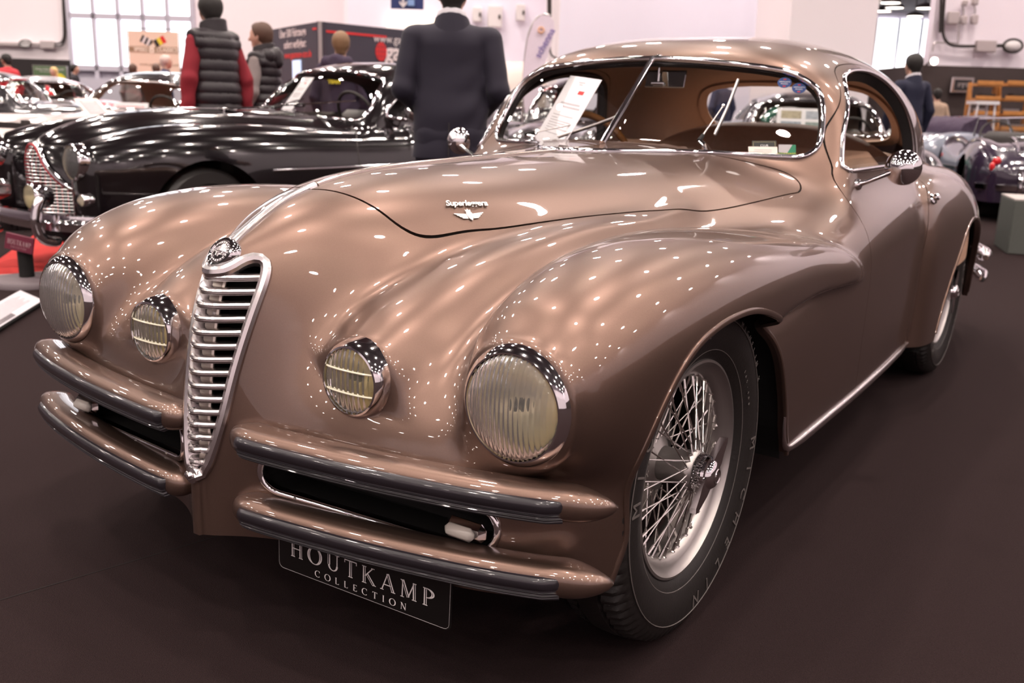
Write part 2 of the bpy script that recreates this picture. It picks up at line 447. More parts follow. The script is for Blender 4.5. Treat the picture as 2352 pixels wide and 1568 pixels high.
def inside(P, poly, mask):
    """signed distance to a closed 2-D outline (negative inside); points off the mask count as outside"""
    d = np.full(len(P), 1.); I = np.where(mask)[0]; poly = np.asarray(poly, float)
    if not len(I): return d
    q = P[I]; a = poly; b = np.roll(poly, -1, 0); best = np.full(len(q), 9.); odd = np.zeros(len(q), bool)
    for p0, p1 in zip(a, b):
        e = p1-p0; w = q-p0; t = np.clip((w @ e)/(e @ e+1e-12), 0, 1); best = np.minimum(best, ((w-t[:, None]*e)**2).sum(1))
        c = (p0[1] <= q[:, 1]) != (p1[1] <= q[:, 1])
        if abs(e[1]) > 1e-12: odd ^= c & (q[:, 0] < p0[0]+(q[:, 1]-p0[1])*e[0]/e[1])
    d[I] = np.where(odd, -1, 1)*np.sqrt(best); return d
def drop(f, P, k, start, step, n=900):
    """march points along axis k from 'start' until they meet the surface -> points, normals"""
    P = np.array(P, float); P[:, k] = start; done = np.zeros(len(P), bool)
    for _ in range(n):
        d = f(*P.T); done |= d < 0
        if done.all(): break
        P[~done, k] += step
    lo = P.copy(); lo[:, k] -= step; hi = P
    for _ in range(18):
        m = (lo+hi)/2; s_ = f(*m.T) < 0; hi = np.where(s_[:, None], m, hi); lo = np.where(s_[:, None], lo, m)
    return hi, grad(f, hi)[0]
# ------------------------------------------------------------------ the hall
RH = np.stack([HU, HV, np.array([0, 0, 1.])], 1)          # hall axes as columns
def uz(x, y, v):
    p = px(x, y, v)-np.array([CAMP[0], CAMP[1], 0]); return float(p @ HU), float(p[2])
def hbox(g, u0, u1, v0, v1, z0, z1, bev=0.): return g.box(hall((u0+u1)/2, (v0+v1)/2, (z0+z1)/2), (u1-u0, v1-v0, z1-z0), RH, bev)
def st(name, g, m): o = g.mk(name, m, None, False); o['kind'] = 'structure'; return o
WALL = mat('lilac_plaster', (.90, .83, .895), .85, noise=(.35, .03), bump=(25, .001))
WALLP = mat('pinkish_plaster', (.91, .83, .86), .85, noise=(.3, .03))
WALLB = mat('bluish_plaster', (.85, .82, .93), .85, noise=(.3, .03))
CEIL = mat('ceiling_grey', (.11, .098, .105), .9)
STAND = mat('dark_partition', (.05, .036, .034), .8, noise=(6, .1))
CARPET = mat('brown_carpet', (.0235, .0140, .0142), 1., noise=(260, .45), bump=(420, .004), spec=.12)
REDC = mat('red_carpet', (.55, .05, .045), .95, noise=(120, .15), bump=(300, .003), spec=.2)
CONC = mat('grey_concrete', (.40, .34, .33), .8, noise=(14, .15))
STEEL = mat('grey_steel', (.20, .19, .21), .5, .4)
g = G(); hbox(g, -34, 24, -16, 42, -.12, 0); st('floor', g, CARPET)
def pad(name, pts, z, m):
    P = [np.array(p, float) for p in pts]; n = len(P); V = [p+[0, 0, z-p[2]] for p in P]+[p+[0, 0, -.002-p[2]] for p in P]
    o = mk(name, V, [tuple(range(n))]+[(i, n+i, n+(i+1) % n, (i+1) % n) for i in range(n)], m, None, False); o['kind'] = 'structure'; return o
a, b = px_floor(-60, 637), px_floor(330, 606); pad('trim_1', [a, b, b+HV*14+HU*1, a+HV*14-HU*4], .006, REDC)
a2, b2 = px_floor(-60, 664), px_floor(330, 630); pad('trim_2', [a2, b2, b, a], .005, CONC)
g = G(); hbox(g, -34, 24, -16, 42, 9.0, 9.2); st('ceiling', g, CEIL); g = G(); hbox(g, 5, 24, 22.6, 42, 4.85, 5.0); st('ceiling_low', g, CEIL)
# steel trusses under the roof
for k in range(9):
    v = -10+5.6*k; g = G()
    for z in (8.1, 8.9): hbox(g, -34, 24, v-.06, v+.06, z-.06, z+.06)
    for q in range(29):
        a = hall(-34+2*q, v, 8.1); b = hall(-33+2*q, v, 8.9); c = hall(-32+2*q, v, 8.1); g.rod(a, b, .035, 5).rod(b, c, .035, 5)
    st('trim_%d' % (k+3), g, STEEL)
def wall(name, u0, u1, v, m, z0=0, z1=9.0, th=.25): g = G(); hbox(g, u0, u1, v, v+th, z0, z1); return st(name, g, m)
# walls behind and beside the camera
wall('wall_front', -34, 24, -12, WALL); g = G(); hbox(g, -34.2, -34, -16, 42, 0, 9); st('wall_left', g, WALL)
g = G(); hbox(g, 13.0, 13.2, -16, 20.6, 0, 9); st('wall_right', g, WALL)
g = G(); hbox(g, 11.5, 11.6, -10, 16, 0, 2.3); st('wall_stand', g, STAND); g = G(); hbox(g, -14, 9, -6.1, -6, .35, 2.6); st('wall_reflector_white', g, WALL)  # white wall is an unseen reflector, added to brighten the headlights
# far wall, from left to right
VB = 30.
uA = uz(166, 100, VB)[0]; uB = uz(447, 100, VB)[0]; uC = uz(800, 100, VB)[0]; uD = uz(1285, 60, 22)[0]; uE = uz(1815, 60, 17)[0]; uF = uz(2013, 60, 17)[0]; uG = uz(2142, 60, 20.6)[0]
wall('wall_back_left', -34, uA, VB, WALLP); wall('wall_back_middle', uB, uC, VB, WALLP)
uC2 = uz(800, 100, 26)[0]
wall('wall_back_corner', uC2, uz(1262, 60, 26)[0], 26, WALLB); g = G(); hbox(g, uC2-.1, uC2, 26, VB, 0, 9); st('wall_return', g, WALL)
wall('wall_back_right', uD, uz(1950, 60, 22)[0], 22, WALLB); wall('wall_beyond', uE, 24, 38, WALL); wall('wall_pillar', uE, uF, 17, WALLP, th=2.5)
g = G(); hbox(g, uz(1262, 60, 22)[0], uD, 22, 26.2, 0, 9); st('wall_pier', g, WALLP)
wall('wall_side_right', uG, 14, 20.6, WALL)
# window wall on the left: frames and bright panes
DAY = mat('daylight_pane', (.9, .93, 1.), .2, emit=(.93, .95, 1.), estr=1.5, noise=(.25, .02))
FRM = mat('window_frame_white', (.55, .52, .60), .5)
zs = [0, uz(300, 159, VB)[1], uz(300, 40, VB)[1], 4.9, 9.0]; us = np.linspace(uA, uB, 6)
W1 = empty('window_1', (0, 0, 0)); W1['kind'] = 'structure'
g = G(); hbox(g, uA, uB, VB+.02, VB+.30, 0, 9); 
for i in range(5):
    for j in range(1, 4):
        q = G(); hbox(q, us[i]+.05, us[i+1]-.05, VB-.02, VB, zs[j]+.05, zs[j+1]-.05); q.mk('pane', DAY, W1, False)
q = G(); hbox(q, uA, uB, VB+.01, VB+.30, 0, 9); q.mk('window_back', FRM, W1, False)
for z in zs[1:4]: q = G(); hbox(q, uA, uB, VB-.14, VB, z-.08, z+.08); q.mk('rail', FRM, W1, False)
for u in us: q = G(); hbox(q, u-.06, u+.06, VB-.14, VB, 0, 9); q.mk('mullion', FRM, W1, False)
q = G(); hbox(q, uA, uB, VB-.2, VB-.15, 0, zs[1]-.3); q.mk('sill_panel', FRM, W1, False)
W2 = empty('window_added_glow', (0, 0, 0)); W2['kind'] = 'structure'; ua, ub = uz(1960, 60, 37.9)[0], uz(2170, 60, 37.9)[0]; us = np.linspace(ua, ub, 5)  # glowing panes added to brighten the far wall beyond the opening
for i in range(4): q = G(); hbox(q, us[i]+.04, us[i+1]-.04, 37.9, 37.95, 1.2, 4.6); q.mk('pane', DAY, W2, False)
for u in us: q = G(); hbox(q, u-.04, u+.04, 37.86, 37.95, 1.2, 4.6); q.mk('mullion', FRM, W2, False)
# dark stand partitions
u1 = uz(158, 140, 27)[0]; zt = uz(60, 135, 27)[1]; wall('wall_partition_left', -33, u1, 27, mat('black_partition', (.022, .017, .018), .8), 0, zt, .1)
zt = uz(2240, 153, 20)[1]; wall('wall_partition_right', uz(2128, 160, 20)[0], 13.0, 20, STAND, 0, zt, .1)
g = G(); a = uz(2128, 160, 20)[0]; hbox(g, a-.08, a, 20, 25.5, 0, zt); st('wall_partition_return', g, STAND)
# ------------------------------------------------------------------ body of the bronze coupe
# --- hood
A0=-.657
A_w=SS(A0,[A0,-.64,-.60,-.50,-.35,-.1,.3,.7,1.1,1.6],[.0,.028,.066,.152,.245,.335,.43,.51,.58,.62])
A_t=SS(A0,[A0,-.645,-.625,-.593,-.558,-.514,-.444,-.346,-.205,.1,.6,1.04,1.6],[.50,.63,.72,.79,.826,.852,.89,.925,.952,.970,.982,.992,.995])
A_c=Sp([-.66,-.5,-.2,.3,1.0,1.6],[.45,.52,.60,.64,.66,.68])
A_p=Sp([-.66,-.3,.3,1.0,1.6],[2.2,2.2,2.35,2.5,2.6])
def hood(x,y,z):
    c=A_c(y);zz=np.maximum(z-c,0)
    d=sect(x,zz,A_w(y),A_t(y)-c,A_p(y))
    d=np.maximum(d,(A0-y)*.9)
    return smax(d,(y-1.5),.3)
# --- base hull
C_w=Sp([-.7,-.3,0,.5,1.,1.6,2.2,2.7,3.1,3.5,3.8,4.0],[.80,.82,.83,.835,.843,.838,.815,.79,.75,.65,.48,.25])
C_t=Sp([-.7,-.5,-.3,0,.3,.7,1.1,1.5,2.2,2.8,3.2,3.6,4.0],[.62,.645,.70,.775,.805,.85,.94,.985,.985,.95,.88,.72,.4])
C_c=Sp([-.7,0,.5,1.1,2.2,3.2,4.0],[.40,.45,.50,.57,.60,.52,.3])
def hull(x,y,z):
    c=C_c(y);zz=np.maximum(z-c,0);lo=np.maximum(c-z,0)
    d=sect(x+.10*lo*lo,zz,C_w(y),C_t(y)-c,3.2)
    ax=np.abs(x)
    yf=-.575+.068*(ax/.7)**2+.12*(ax/.82)**8+.62*.05*np.log1p(np.exp((z-.49)/.05))
    d=smax(d,(yf-y)*.87,.16)
    return smax(d,y-3.98,.3)
# --- front fender
F0=-.513
F_y=[F0,-.507,-.49,-.44,-.365,-.276,-.18,-.04,.185,.4,.7,.95,1.04]
F_x=SS(F0,F_y,[.662,.662,.662,.662,.664,.666,.668,.67,.675,.69,.735,.775,.79])
F_w=SS(F0,F_y,[.0,.100,.118,.145,.170,.185,.195,.202,.20,.18,.13,.085,.05])
F_t=SS(F0,F_y,[.62,.715,.737,.778,.815,.842,.858,.868,.862,.842,.80,.74,.70])
F_c=SS(F0,F_y,[.62,.617,.615,.625,.64,.66,.675,.69,.70,.70,.69,.675,.67])
F_b=SS(F0,F_y,[.0,.1,.12,.16,.24,.4,.5,.4,.12,.05,.03,.025,.02])
def fender(x,y,z):
    x=np.abs(x);c=F_c(y);up=z>=c
    b=np.where(up,F_t(y)-c,F_b(y))
    d=sect(x-F_x(y),z-c,F_w(y),b,2.25)
    d=np.maximum(d,(F0-y))
    return smax(d,y-1.05,.06)
# --- fog lamp lobe
G0=-.512
G_y=[G0,-.507,-.49,-.44,-.36,-.2,0,.2,.4]
G_x=SS(G0,G_y,[.302,.302,.303,.306,.318,.345,.38,.41,.44])
G_w=SS(G0,G_y,[0,.070,.088,.108,.122,.115,.09,.06,.04])
G_t=SS(G0,G_y,[.60,.664,.684,.715,.75,.797,.825,.835,.83])
G_c=SS(G0,G_y,[.60,.60,.60,.60,.61,.63,.65,.67,.70])
def fog(x,y,z):
    x=np.abs(x);c=G_c(y);up=z>=c
    b=np.where(up,G_t(y)-c,(G_t(y)-c)*1.05)
    d=sect(x-G_x(y),z-c,G_w(y),b,2.1)
    d=np.maximum(d,(G0-y))
    return smax(d,y-.6,.1)
# --- greenhouse
H_t=Sp([.9,1.283,1.5,1.81,2.2,2.5,2.75,3.0,3.4,3.9],[1.12,1.30,1.358,1.387,1.375,1.335,1.255,1.12,.90,.6])
H_w=Sp([.9,1.5,2.0,2.5,2.8,3.2,3.7],[.725,.725,.72,.68,.63,.52,.3])
H_v=Sp([.9,1.0,1.2,1.3,1.4],[.31,.29,.18,.06,.0])
def house(x,y,z):
    ax=np.abs(x)
    d=sect(x,np.maximum(z-.82,0),H_w(y),H_t(y)-.82,3.0)
    v=H_v(z);xa=np.sqrt(x*x+(.0004+.03*np.maximum(z-1.29,0))**2)
    yw=1.041+.883*(z-1.005)+v*xa+.22*np.maximum(ax-.3,0)**2
    d=smax(d,(yw-y)*.74,.09)
    return smax(d,y-3.7,.3)
# --- rear fender
R0=1.93
R_y=[R0,1.96,2.03,2.15,2.4,2.7,3.0,3.4,3.75,3.9]
R_x=SS(R0,R_y,[.76,.755,.745,.73,.70,.675,.65,.60,.55,.52])
R_w=SS(R0,R_y,[.03,.09,.125,.152,.195,.22,.22,.19,.12,.03])
R_t=SS(R0,R_y,[.62,.78,.845,.885,.91,.91,.88,.77,.6,.45])
R_c=Sp([1.9,2.3,2.9,3.9],[.52,.55,.55,.40])
def rear(x,y,z):
    x=np.abs(x);c=R_c(y)
    d=sect(x-R_x(y),np.maximum(z-c,0),R_w(y),R_t(y)-c,2.2)
    d=np.maximum(d,R0-y)
    return smax(d,y-3.88,.1)
def car(x,y,z):
    d=smin(hull(x,y,z),hood(x,y,z),.20)
    d=smin(d,fog(x,y,z),.10)
    d=smin(d,fender(x,y,z),.035+.055*np.clip((.80-np.abs(x))/.12,0,1)**2)
    d=smin(d,house(x,y,z),.10)
    return smin(d,rear(x,y,z),.035)
CAR = empty('coupe_car', (0, 0, 0), 0, 'bronze 1940s two-door coupe with tall chrome grille, nearest the camera', 'car')
PAINT = mat('bronze_paint', (.178, .114, .090), .38, .88, 1., .02, noise=(420, .10))
PAINT_IN = mat('inner_body', (.05, .035, .03), .6)
S = skin(car, [-.03, -.74, .22], [.97, 4.05, 1.45], .0125)
S = S.cut(-S.V[:, 0])[0]
S.V[np.abs(S.V[:, 0]) < 1e-5, 0] = 0
S = S.cut(.268-.02*np.clip((S.V[:, 1]+.3)/-.3, 0, 1)-S.V[:, 2])[0]
yz, xz, xy = [1, 2], [0, 2], [0, 1]
def out_(P, sk, mask): return inside(sk.V[:, P[0]], P[1], mask(sk.V, sk.N))
ARCH_F = spline([(-.335, .20), (-.335, .36), (-.345, .50), (-.31, .60), (-.23, .685), (-.12, .722), (.02, .728), (.14, .705), (.26, .66), (.35, .59), (.425, .47), (.47, .36), (.50, .20), (.1, .15)], 120, True)
ARCH_R = spline([(2.10, .15), (2.13, .285), (2.19, .40), (2.30, .535), (2.42, .635), (2.56, .69), (2.72, .70), (2.88, .675), (3.02, .60), (3.12, .50), (3.19, .36), (3.22, .15)], 110, True)
for A in (ARCH_F, ARCH_R):
    S = S.cut(inside(S.V[:, yz], A, (S.V[:, 0] > .52) & (S.V[:, 2] < .8)))[1]
GR = [(0, .378), (.014, .388), (.028, .42), (.047, .50), (.061, .60), (.074, .70), (.078, .76), (.073, .792), (.062, .802), (.050, .798), (.040, .787), (.026, .778), (0, .774)]
GRILLE = np.r_[spline(GR, 60), spline(GR, 60)[::-1][1:-1]*[-1, 1]]
S = S.cut(inside(S.V[:, xz], GRILLE, S.V[:, 1] < -.45))[1]
def slot_shape(h, n=14):
    a, b = np.array([.160, .394]), np.array([.587, .374]); t = (b-a)/np.linalg.norm(b-a); w = np.array([-t[1], t[0]]); L = []
    for c, sg in ((a, 1), (b, -1)):
        for k in range(n+1):
            q = math.pi*k/n; L.append(c+h*(w*math.cos(q)*sg-t*math.sin(q)*sg))
    return np.array(L)
for cx, cz, r in ((.662, .618, .098), (.302, .600, .070)):
    S = S.cut(np.where(S.V[:, 1] < -.40, np.hypot(S.V[:, 0]-cx, S.V[:, 2]-cz)-r, 1.))[1]
S = S.cut(inside(S.V[:, xz], slot_shape(.042), S.V[:, 1] < -.40))[1]
# glazing
WS = [(0, .985), (.30, .985), (.52, .980), (.583, .986), (.610, 1.02), (.602, 1.09), (.583, 1.155), (.555, 1.195), (.512, 1.222), (.465, 1.241), (.39, 1.254), (.305, 1.263), (.15, 1.276), (0, 1.281)]
WSP = spline(WS, 110); WSO = np.r_[WSP, WSP[::-1]*[-1, 1]]
PANE, S = S.cut(inside(S.V[:, xz], WSO, (S.V[:, 1] < 1.5) & (S.V[:, 1] > .9) & (S.V[:, 2] > .96) & (S.N[:, 1] < -.25)))
RW = [(0, 1.0), (.28, 1.005), (.43, 1.025), (.475, 1.085), (.455, 1.17), (.38, 1.24), (.22, 1.268), (0, 1.272)]
RWP = spline(RW, 70); RWO = np.r_[RWP, RWP[::-1]*[-1, 1]]
RPANE, S = S.cut(inside(S.V[:, xz], RWO, (S.V[:, 1] > 2.3) & (S.V[:, 2] > .98)))
SW = spline([(1.248, .960), (1.262, .985), (1.285, 1.022), (1.318, 1.072), (1.375, 1.140), (1.44, 1.198), (1.53, 1.240), (1.68, 1.262), (1.88, 1.262), (2.02, 1.23), (2.11, 1.16), (2.165, 1.07), (2.19, .965), (2.17, .945), (1.9, .945), (1.6, .946), (1.30, .946), (1.262, .947)], 130, True)
SIDE, S = S.cut(inside(S.V[:, yz], SW, (S.V[:, 0] > .35) & (S.V[:, 2] > .9)))
# bonnet and door panels with real shut lines
HOOD = [(0, -.34), (.06, -.318), (.14, -.288), (.20, -.262), (.238, -.215), (.27, -.12), (.32, .03), (.433, .465), (.535, .78), (.603, 1.0), (.622, 1.065), (.60, 1.118), (.546, 1.128), (.45, 1.10), (.25, 1.035), (0, .985)]
HOODP = spline(HOOD, 160); HOODO = np.r_[HOODP, HOODP[::-1]*[-1, 1]]
hf = lambda sk: inside(sk.V[:, xy], HOODO, (sk.V[:, 2] > .80) & (sk.V[:, 1] < 1.25) & (sk.N[:, 2] > .08))
HOODS, S = S.cut(hf(S)+.0025)
HLINE, S = S.cut(hf(S)-.0025)
DOOR = [(1.225, .955), (1.205, .93), (1.18, .87), (1.165, .80), (1.135, .70), (1.118, .60), (1.115, .45), (1.13, .30), (1.15, .20), (1.75, .20), (1.90, .42), (1.93, .60), (2.0, .78), (2.12, .88), (2.235, .97), (2.20, 1.09), (2.14, 1.18), (2.04, 1.255), (1.88, 1.285), (1.68, 1.283), (1.52, 1.262), (1.42, 1.21), (1.29, 1.075)]
DOORP = spline(DOOR, 170, True)
df = lambda sk: inside(sk.V[:, yz], DOORP, (sk.V[:, 0] > .4) & (sk.V[:, 1] > .9) & (sk.V[:, 1] < 2.4))
DOORS, S = S.cut(df(S)+.0012)
DLINE, S = S.cut(df(S)-.0012)
S.rim(.022).both().mk('body_shell', PAINT, CAR)
for sgn in (1, -1):
    h = HOODS.rim(.012); h = h if sgn > 0 else h.mirror(); HP = h.mk('bonnet_panel', PAINT, CAR)
    d = DOORS.rim(.02); d = d if sgn > 0 else d.mirror(); DP = d.mk('door', PAINT, CAR)
    if sgn > 0: BONNET, DOOR_L = HP, DP
    p = PANE.offset(-.006); p = p if sgn > 0 else p.mirror(); p.mk('windscreen_pane', GLASS, CAR)
HLINE.offset(-.010).join(DLINE.offset(-.012)).both().mk('shut_line', BLACK, CAR)
RPANE.offset(-.008).both().mk('rear_window', GLASS, CAR)
# lining of the cabin: the same skin, a little inside
TAN = mat('tan_headlining', (.42, .27, .19), .75, noise=(60, .08), sheen=.2)
LEATHER = mat('brown_leather', (.48, .30, .21), .45, noise=(50, .12), bump=(220, .0006))
L = S.join(DOORS); k = (L.V[L.T][:, :, 2].mean(1) > .93) & (L.V[L.T][:, :, 1].mean(1) > 1.06) & (L.V[L.T][:, :, 1].mean(1) < 3.1) & (L.V[L.T][:, :, 0].mean(1) < .74)
L = Skin(L.V, L.N, L.T[k]).clean(); L.offset(-.028, True).both().mk('headlining', TAN, CAR)
# dark frame of each side window, between skin and lining
def onside(P, x0=1.1): return drop(car, np.c_[np.zeros(len(P)), P], 0, x0, -.004)
def onfront(P, y0=-1.): return drop(car, np.c_[P[:, 0], np.zeros(len(P)), P[:, 1]], 1, y0, .004)
def onback(P, y0=3.6): return drop(car, np.c_[P[:, 0], np.zeros(len(P)), P[:, 1]], 1, y0, -.004)
def ontop(P, z0=1.5): return drop(car, np.c_[P, np.zeros(len(P))], 2, z0, -.004)
def mir(P): return P*[-1, 1, 1]
def trim(name, P, N, prof, m, closed=False, parent=None, both=True, label=None):
    out = []
    for sgn in ((1, -1) if both else (1,)):
        q = (P, N) if sgn > 0 else (mir(P)[::-1], mir(N)[::-1])
        out.append(G().sweep(q[0], q[1], prof, closed).mk(name, m, parent or CAR, label=label))
    return out
def rnd(w, h, n=8, base=-.004): # rounded bead, w wide, h proud
    return [(base, -w/2)]+[(h*math.sin(math.pi*k/n)**.8, -w/2*math.cos(math.pi*k/n)) for k in range(n+1)]+[(base, w/2)]
P, N = onside(SW); trim('side_window_trim', P, N, rnd(.016, .007), CHROME, True)
trim('side_window_seal', P-N*.012, N, [(-.03, -.014), (.004, -.014), (.004, .006), (-.03, .006)], RUBBER, True)
P, N = drop(car, np.c_[WSO[:, 0], np.zeros(len(WSO)), WSO[:, 1]], 1, .55, .004); trim('windscreen_trim', P, N, rnd(.018, .010), CHROME, True, both=False)
trim('windscreen_seal', P-N*.014, N, [(-.012, -.010), (.006, -.010), (.006, .010), (-.012, .010)], RUBBER, True, both=False)
P, N = onback(RWO); trim('rear_window_trim', P, N, rnd(.016, .008), CHROME, True, both=False)
trim('rear_window_surround', P-N*.03, N, [(-.008, -.02), (.0, -.02), (.0, .022), (-.008, .022)], TAN, True, both=False)
zz = np.linspace(1.0, 1.279, 24); P = np.c_[zz*0, zz*0, zz]; P, N = drop(car, P, 1, .55, .004); P = P[0]+(P[-1]-P[0])*np.linspace(0, 1, 24)[:, None]+np.array([0, -.002, .001]); N = np.tile([0, -.75, .66], (24, 1))
trim('windscreen_divider', P, N, rnd(.020, .012), CHROME, False, both=False)
# lowered door glass: its top edge just shows above the sill
q = np.array([(y, .985-.012*(y-1.3)) for y in np.linspace(1.30, 2.15, 20)]); P, N = onside(q)
for sgn in (1, -1):
    a = P-N*.02; b = a-[0, 0, .09]; V = np.r_[a, b]*[sgn, 1, 1]; n = len(a)
    mk('door_glass', V, [(i, i+1, n+i+1, n+i) for i in range(n-1)], GLASS, CAR)
# wheel wells: dark boxes behind the arches
for A, cy in ((ARCH_F, .05), (ARCH_R, 2.66)):
    for sgn in (1, -1):
        c = A.mean(0); q = (A-c)*1.06+c; n = len(q)
        P1, _ = onside(np.c_[q[:, 0], np.clip(q[:, 1], .27, 2)]); xo = P1[:, 0]-.03
        V = np.r_[np.c_[xo*sgn, q], np.c_[np.full(n, .50*sgn), q]]; F = [(i, (i+1) % n, n+(i+1) % n, n+i) for i in range(n) if max(q[i, 1], q[(i+1) % n, 1]) > .24]
        F.append([n+i for i in range(n) if q[i, 1] > .2])
        mk('wheel_well', V, F, BLACK, CAR, False)
# floor pan
g = G()
g.box((0, .25, .36), (.98, 1.1, .03)); g.box((0, 1.35, .32), (1.5, 1.4, .04)); g.box((0, 2.7, .40), (.96, 1.4, .04)); g.box((0, 3.3, .42), (.7, .5, .04))
g.box((0, 1.06, .58), (1.1, .02, .50)); g.mk('floor_pan', BLACK, CAR)
# ---- bright work of the coupe
SPEC = mat('lamp_reflector', (1., .87, .62), .40, 1.)
LENS = ribbed_glass('headlamp_glass', (1., .985, .92), 34, .0009)
FLENS = ribbed_glass('fog_lamp_glass', (1., .94, .74), 26, .0010)
BULB = mat('bulb_glass', (.9, .85, .75), .1, .2)
for sgn in (1, -1):
    H = empty('headlight', (.662*sgn, -.505, .618), parent=CAR); ax = (0, -1, 0)
    G().lathe([(.104, -.03), (.110, -.014), (.1105, -.006), (.1075, .004), (.102, .012), (.0965, .017), (.0935, .017), (.0925, .010), (.0925, -.01)], 64, ax=ax).mk('bezel', CHROME, H)
    pr = [(.093*math.sin(t), .010+.032*math.cos(t)) for t in np.linspace(0, math.pi/2, 14)]
    G().lathe(pr+[(r*.985, h-.003) for r, h in pr[::-1]], 64, ax=ax).mk('lens', LENS, H)
    G().lathe([(.092, .008), (.085, -.012), (.07, -.034), (.045, -.054), (.02, -.064), (0, -.066)], 48, ax=ax).mk('reflector', SPEC, H)
    G().ball((0, .01, 0), (.012, .022, .012)).mk('bulb', BULB, H)
    Fg = empty('fog_lamp', (.302*sgn, -.486, .600), parent=CAR)
    G().lathe([(.076, -.03), (.083, -.01), (.083, .002), (.081, .012), (.0785, .026), (.074, .042), (.068, .050), (.0645, .051), (.063, .046), (.063, .02)], 64, ax=ax).mk('bezel', CHROME, Fg)
    pr = [(.064*math.sin(t), .043+.012*math.cos(t)) for t in np.linspace(0, math.pi/2, 10)]
    G().lathe(pr+[(r*.98, h-.0025) for r, h in pr[::-1]], 48, ax=ax).mk('lens', FLENS, Fg)
    g = G()
    for z in (-.022, .022): g.tube([(x, -(.0445+.012*math.sqrt(max(0, 1-(x*x+z*z)/.064**2))), z) for x in np.linspace(-.058, .058, 16)], .0022, 6)
    g.mk('lens_rib', mat('pale_glass', (.75, .70, .55), .08), Fg)
    G().lathe([(.063, .036), (.055, .01), (.035, -.015), (.0, -.025)], 40, ax=ax).mk('reflector', SPEC, Fg)
    G().box((0, -.026, .004), (.034, .012, .016), bev=.003).mk('bulb', BULB, Fg)
    g = G().lathe([(.0, .014), (.005, .013), (.008, .009), (.0085, 0), (.007, -.02)], 16, c=(0, -.012, -.092), ax=ax); g.box((0, -.0265, -.092), (.011, .002, .002)); g.mk('clamp_screw', CHROME, Fg)
# grille
gf = spline(GR, 70); o3, N3 = onfront(np.c_[np.maximum(gf[:, 0], .004), gf[:, 1]]); o3[0, 0] = o3[-1, 0] = 0
GRL = empty('grille', (0, 0, 0), parent=CAR)
GP = np.r_[o3, (o3*[-1, 1, 1])[::-1][1:-1]]; GN = np.r_[N3, (N3*[-1, 1, 1])[::-1][1:-1]]
G().sweep(GP, GN, [(-.02, -.004), (.004, -.005), (.010, .0), (.012, .008), (.009, .015), (.002, .018), (-.02, .018)], True).mk('grille_frame', ALU, GRL)
hw = lambda z: float(np.interp(z, gf[:int(len(gf)*.58), 1], gf[:int(len(gf)*.58), 0]))
def prows(x, z): return onfront(np.c_[np.maximum(np.abs(x), .005), z+0*x], -.72)[0][:, 1]
def prow(x, z): return float(prows(np.array([x]), z)[0])
for k in range(15):
    z = .404+.0262*k; w = hw(z)+.005
    xs = np.linspace(-w, w, 25); ym = prows(xs, z)+.004
    P = np.c_[xs, ym, np.full(25, z)-.004*0]; Nn = np.tile([0, -1., 0], (25, 1))
    G().sweep(P, Nn, [(-.030, -.005), (.0, -.0078), (.005, -.006), (.007, -.0018), (.0045, -.0006), (.0045, .0006), (.007, .0018), (.005, .006), (.0, .0078), (-.030, .005)]).mk('grille_bar', ALU, GRL)
zz = np.linspace(.39, .80, 16); P = np.c_[zz*0, prows(zz*0, zz)+.030, zz]
G().sweep(P, np.tile([0, -1., 0], (16, 1)), [(-.004, -.017), (.0, -.018), (.003, -.014), (.003, .014), (.0, .018), (-.004, .017)]).mk('centre_spine', mat('dull_aluminium', (.62, .56, .50), .35, 1., noise=(60, .15)), GRL)
for z in (.42, .56, .70, .79): G().lathe([(0, .003), (.004, .002), (.005, -.002)], 12, c=(.009, prow(.004, z)+.026, z), ax=(0, -1, 0)).mk('spine_screw', SATIN, GRL)
G().box((0, -.50, .57), (.13, .012, .40)).mk('radiator_core', BLACK, GRL)
y = prow(.004, .378); G().lathe([(0, .017), (.005, .016), (.007, .012), (.008, .008), (.017, .006), (.019, .002), (.019, -.01)], 32, c=(0, y, .378), ax=(0, -1, .05)).mk('crank_hole_cap', ALU, GRL)
# round badge above the grille
bn = np.array([0, -.80, .60]); bc = np.array([0, -.566, .812])
BADGE = empty('nose_badge', (0, 0, 0), parent=CAR)
G().lathe([(0, .010), (.024, .010), (.026, .013), (.031, .012), (.034, .006), (.036, -.004), (.037, -.02)], 48, c=bc, ax=bn).mk('badge_rim', CHROME, BADGE)
bx = np.array([1., 0, 0]); by = np.cross(bn, bx)*1.0
g = G()
for a, b, w, h in ((-.0075, 0, .003, .02), (-.0075, 0, .011, .0035), (.0075, .002, .0035, .018), (.0055, -.006, .007, .003), (.0095, .008, .006, .003)):
    R = np.stack([bx, by, bn], 1); g.box(bc+bx*a+by*b+bn*.011, (w, h, .004), R)
for k in range(20):
    t = 2*math.pi*k/20; g.box(bc+(bx*math.cos(t)+by*math.sin(t))*.0205+bn*.011, (.003, .004, .003), np.stack([bx, by, bn], 1) @ rotz(t))
g.mk('badge_relief', ALU, BADGE)
G().lathe([(.0165, .0105), (.0175, .0125), (.0185, .0105)], 40, c=bc, ax=bn).mk('badge_ring', CHROME, BADGE)
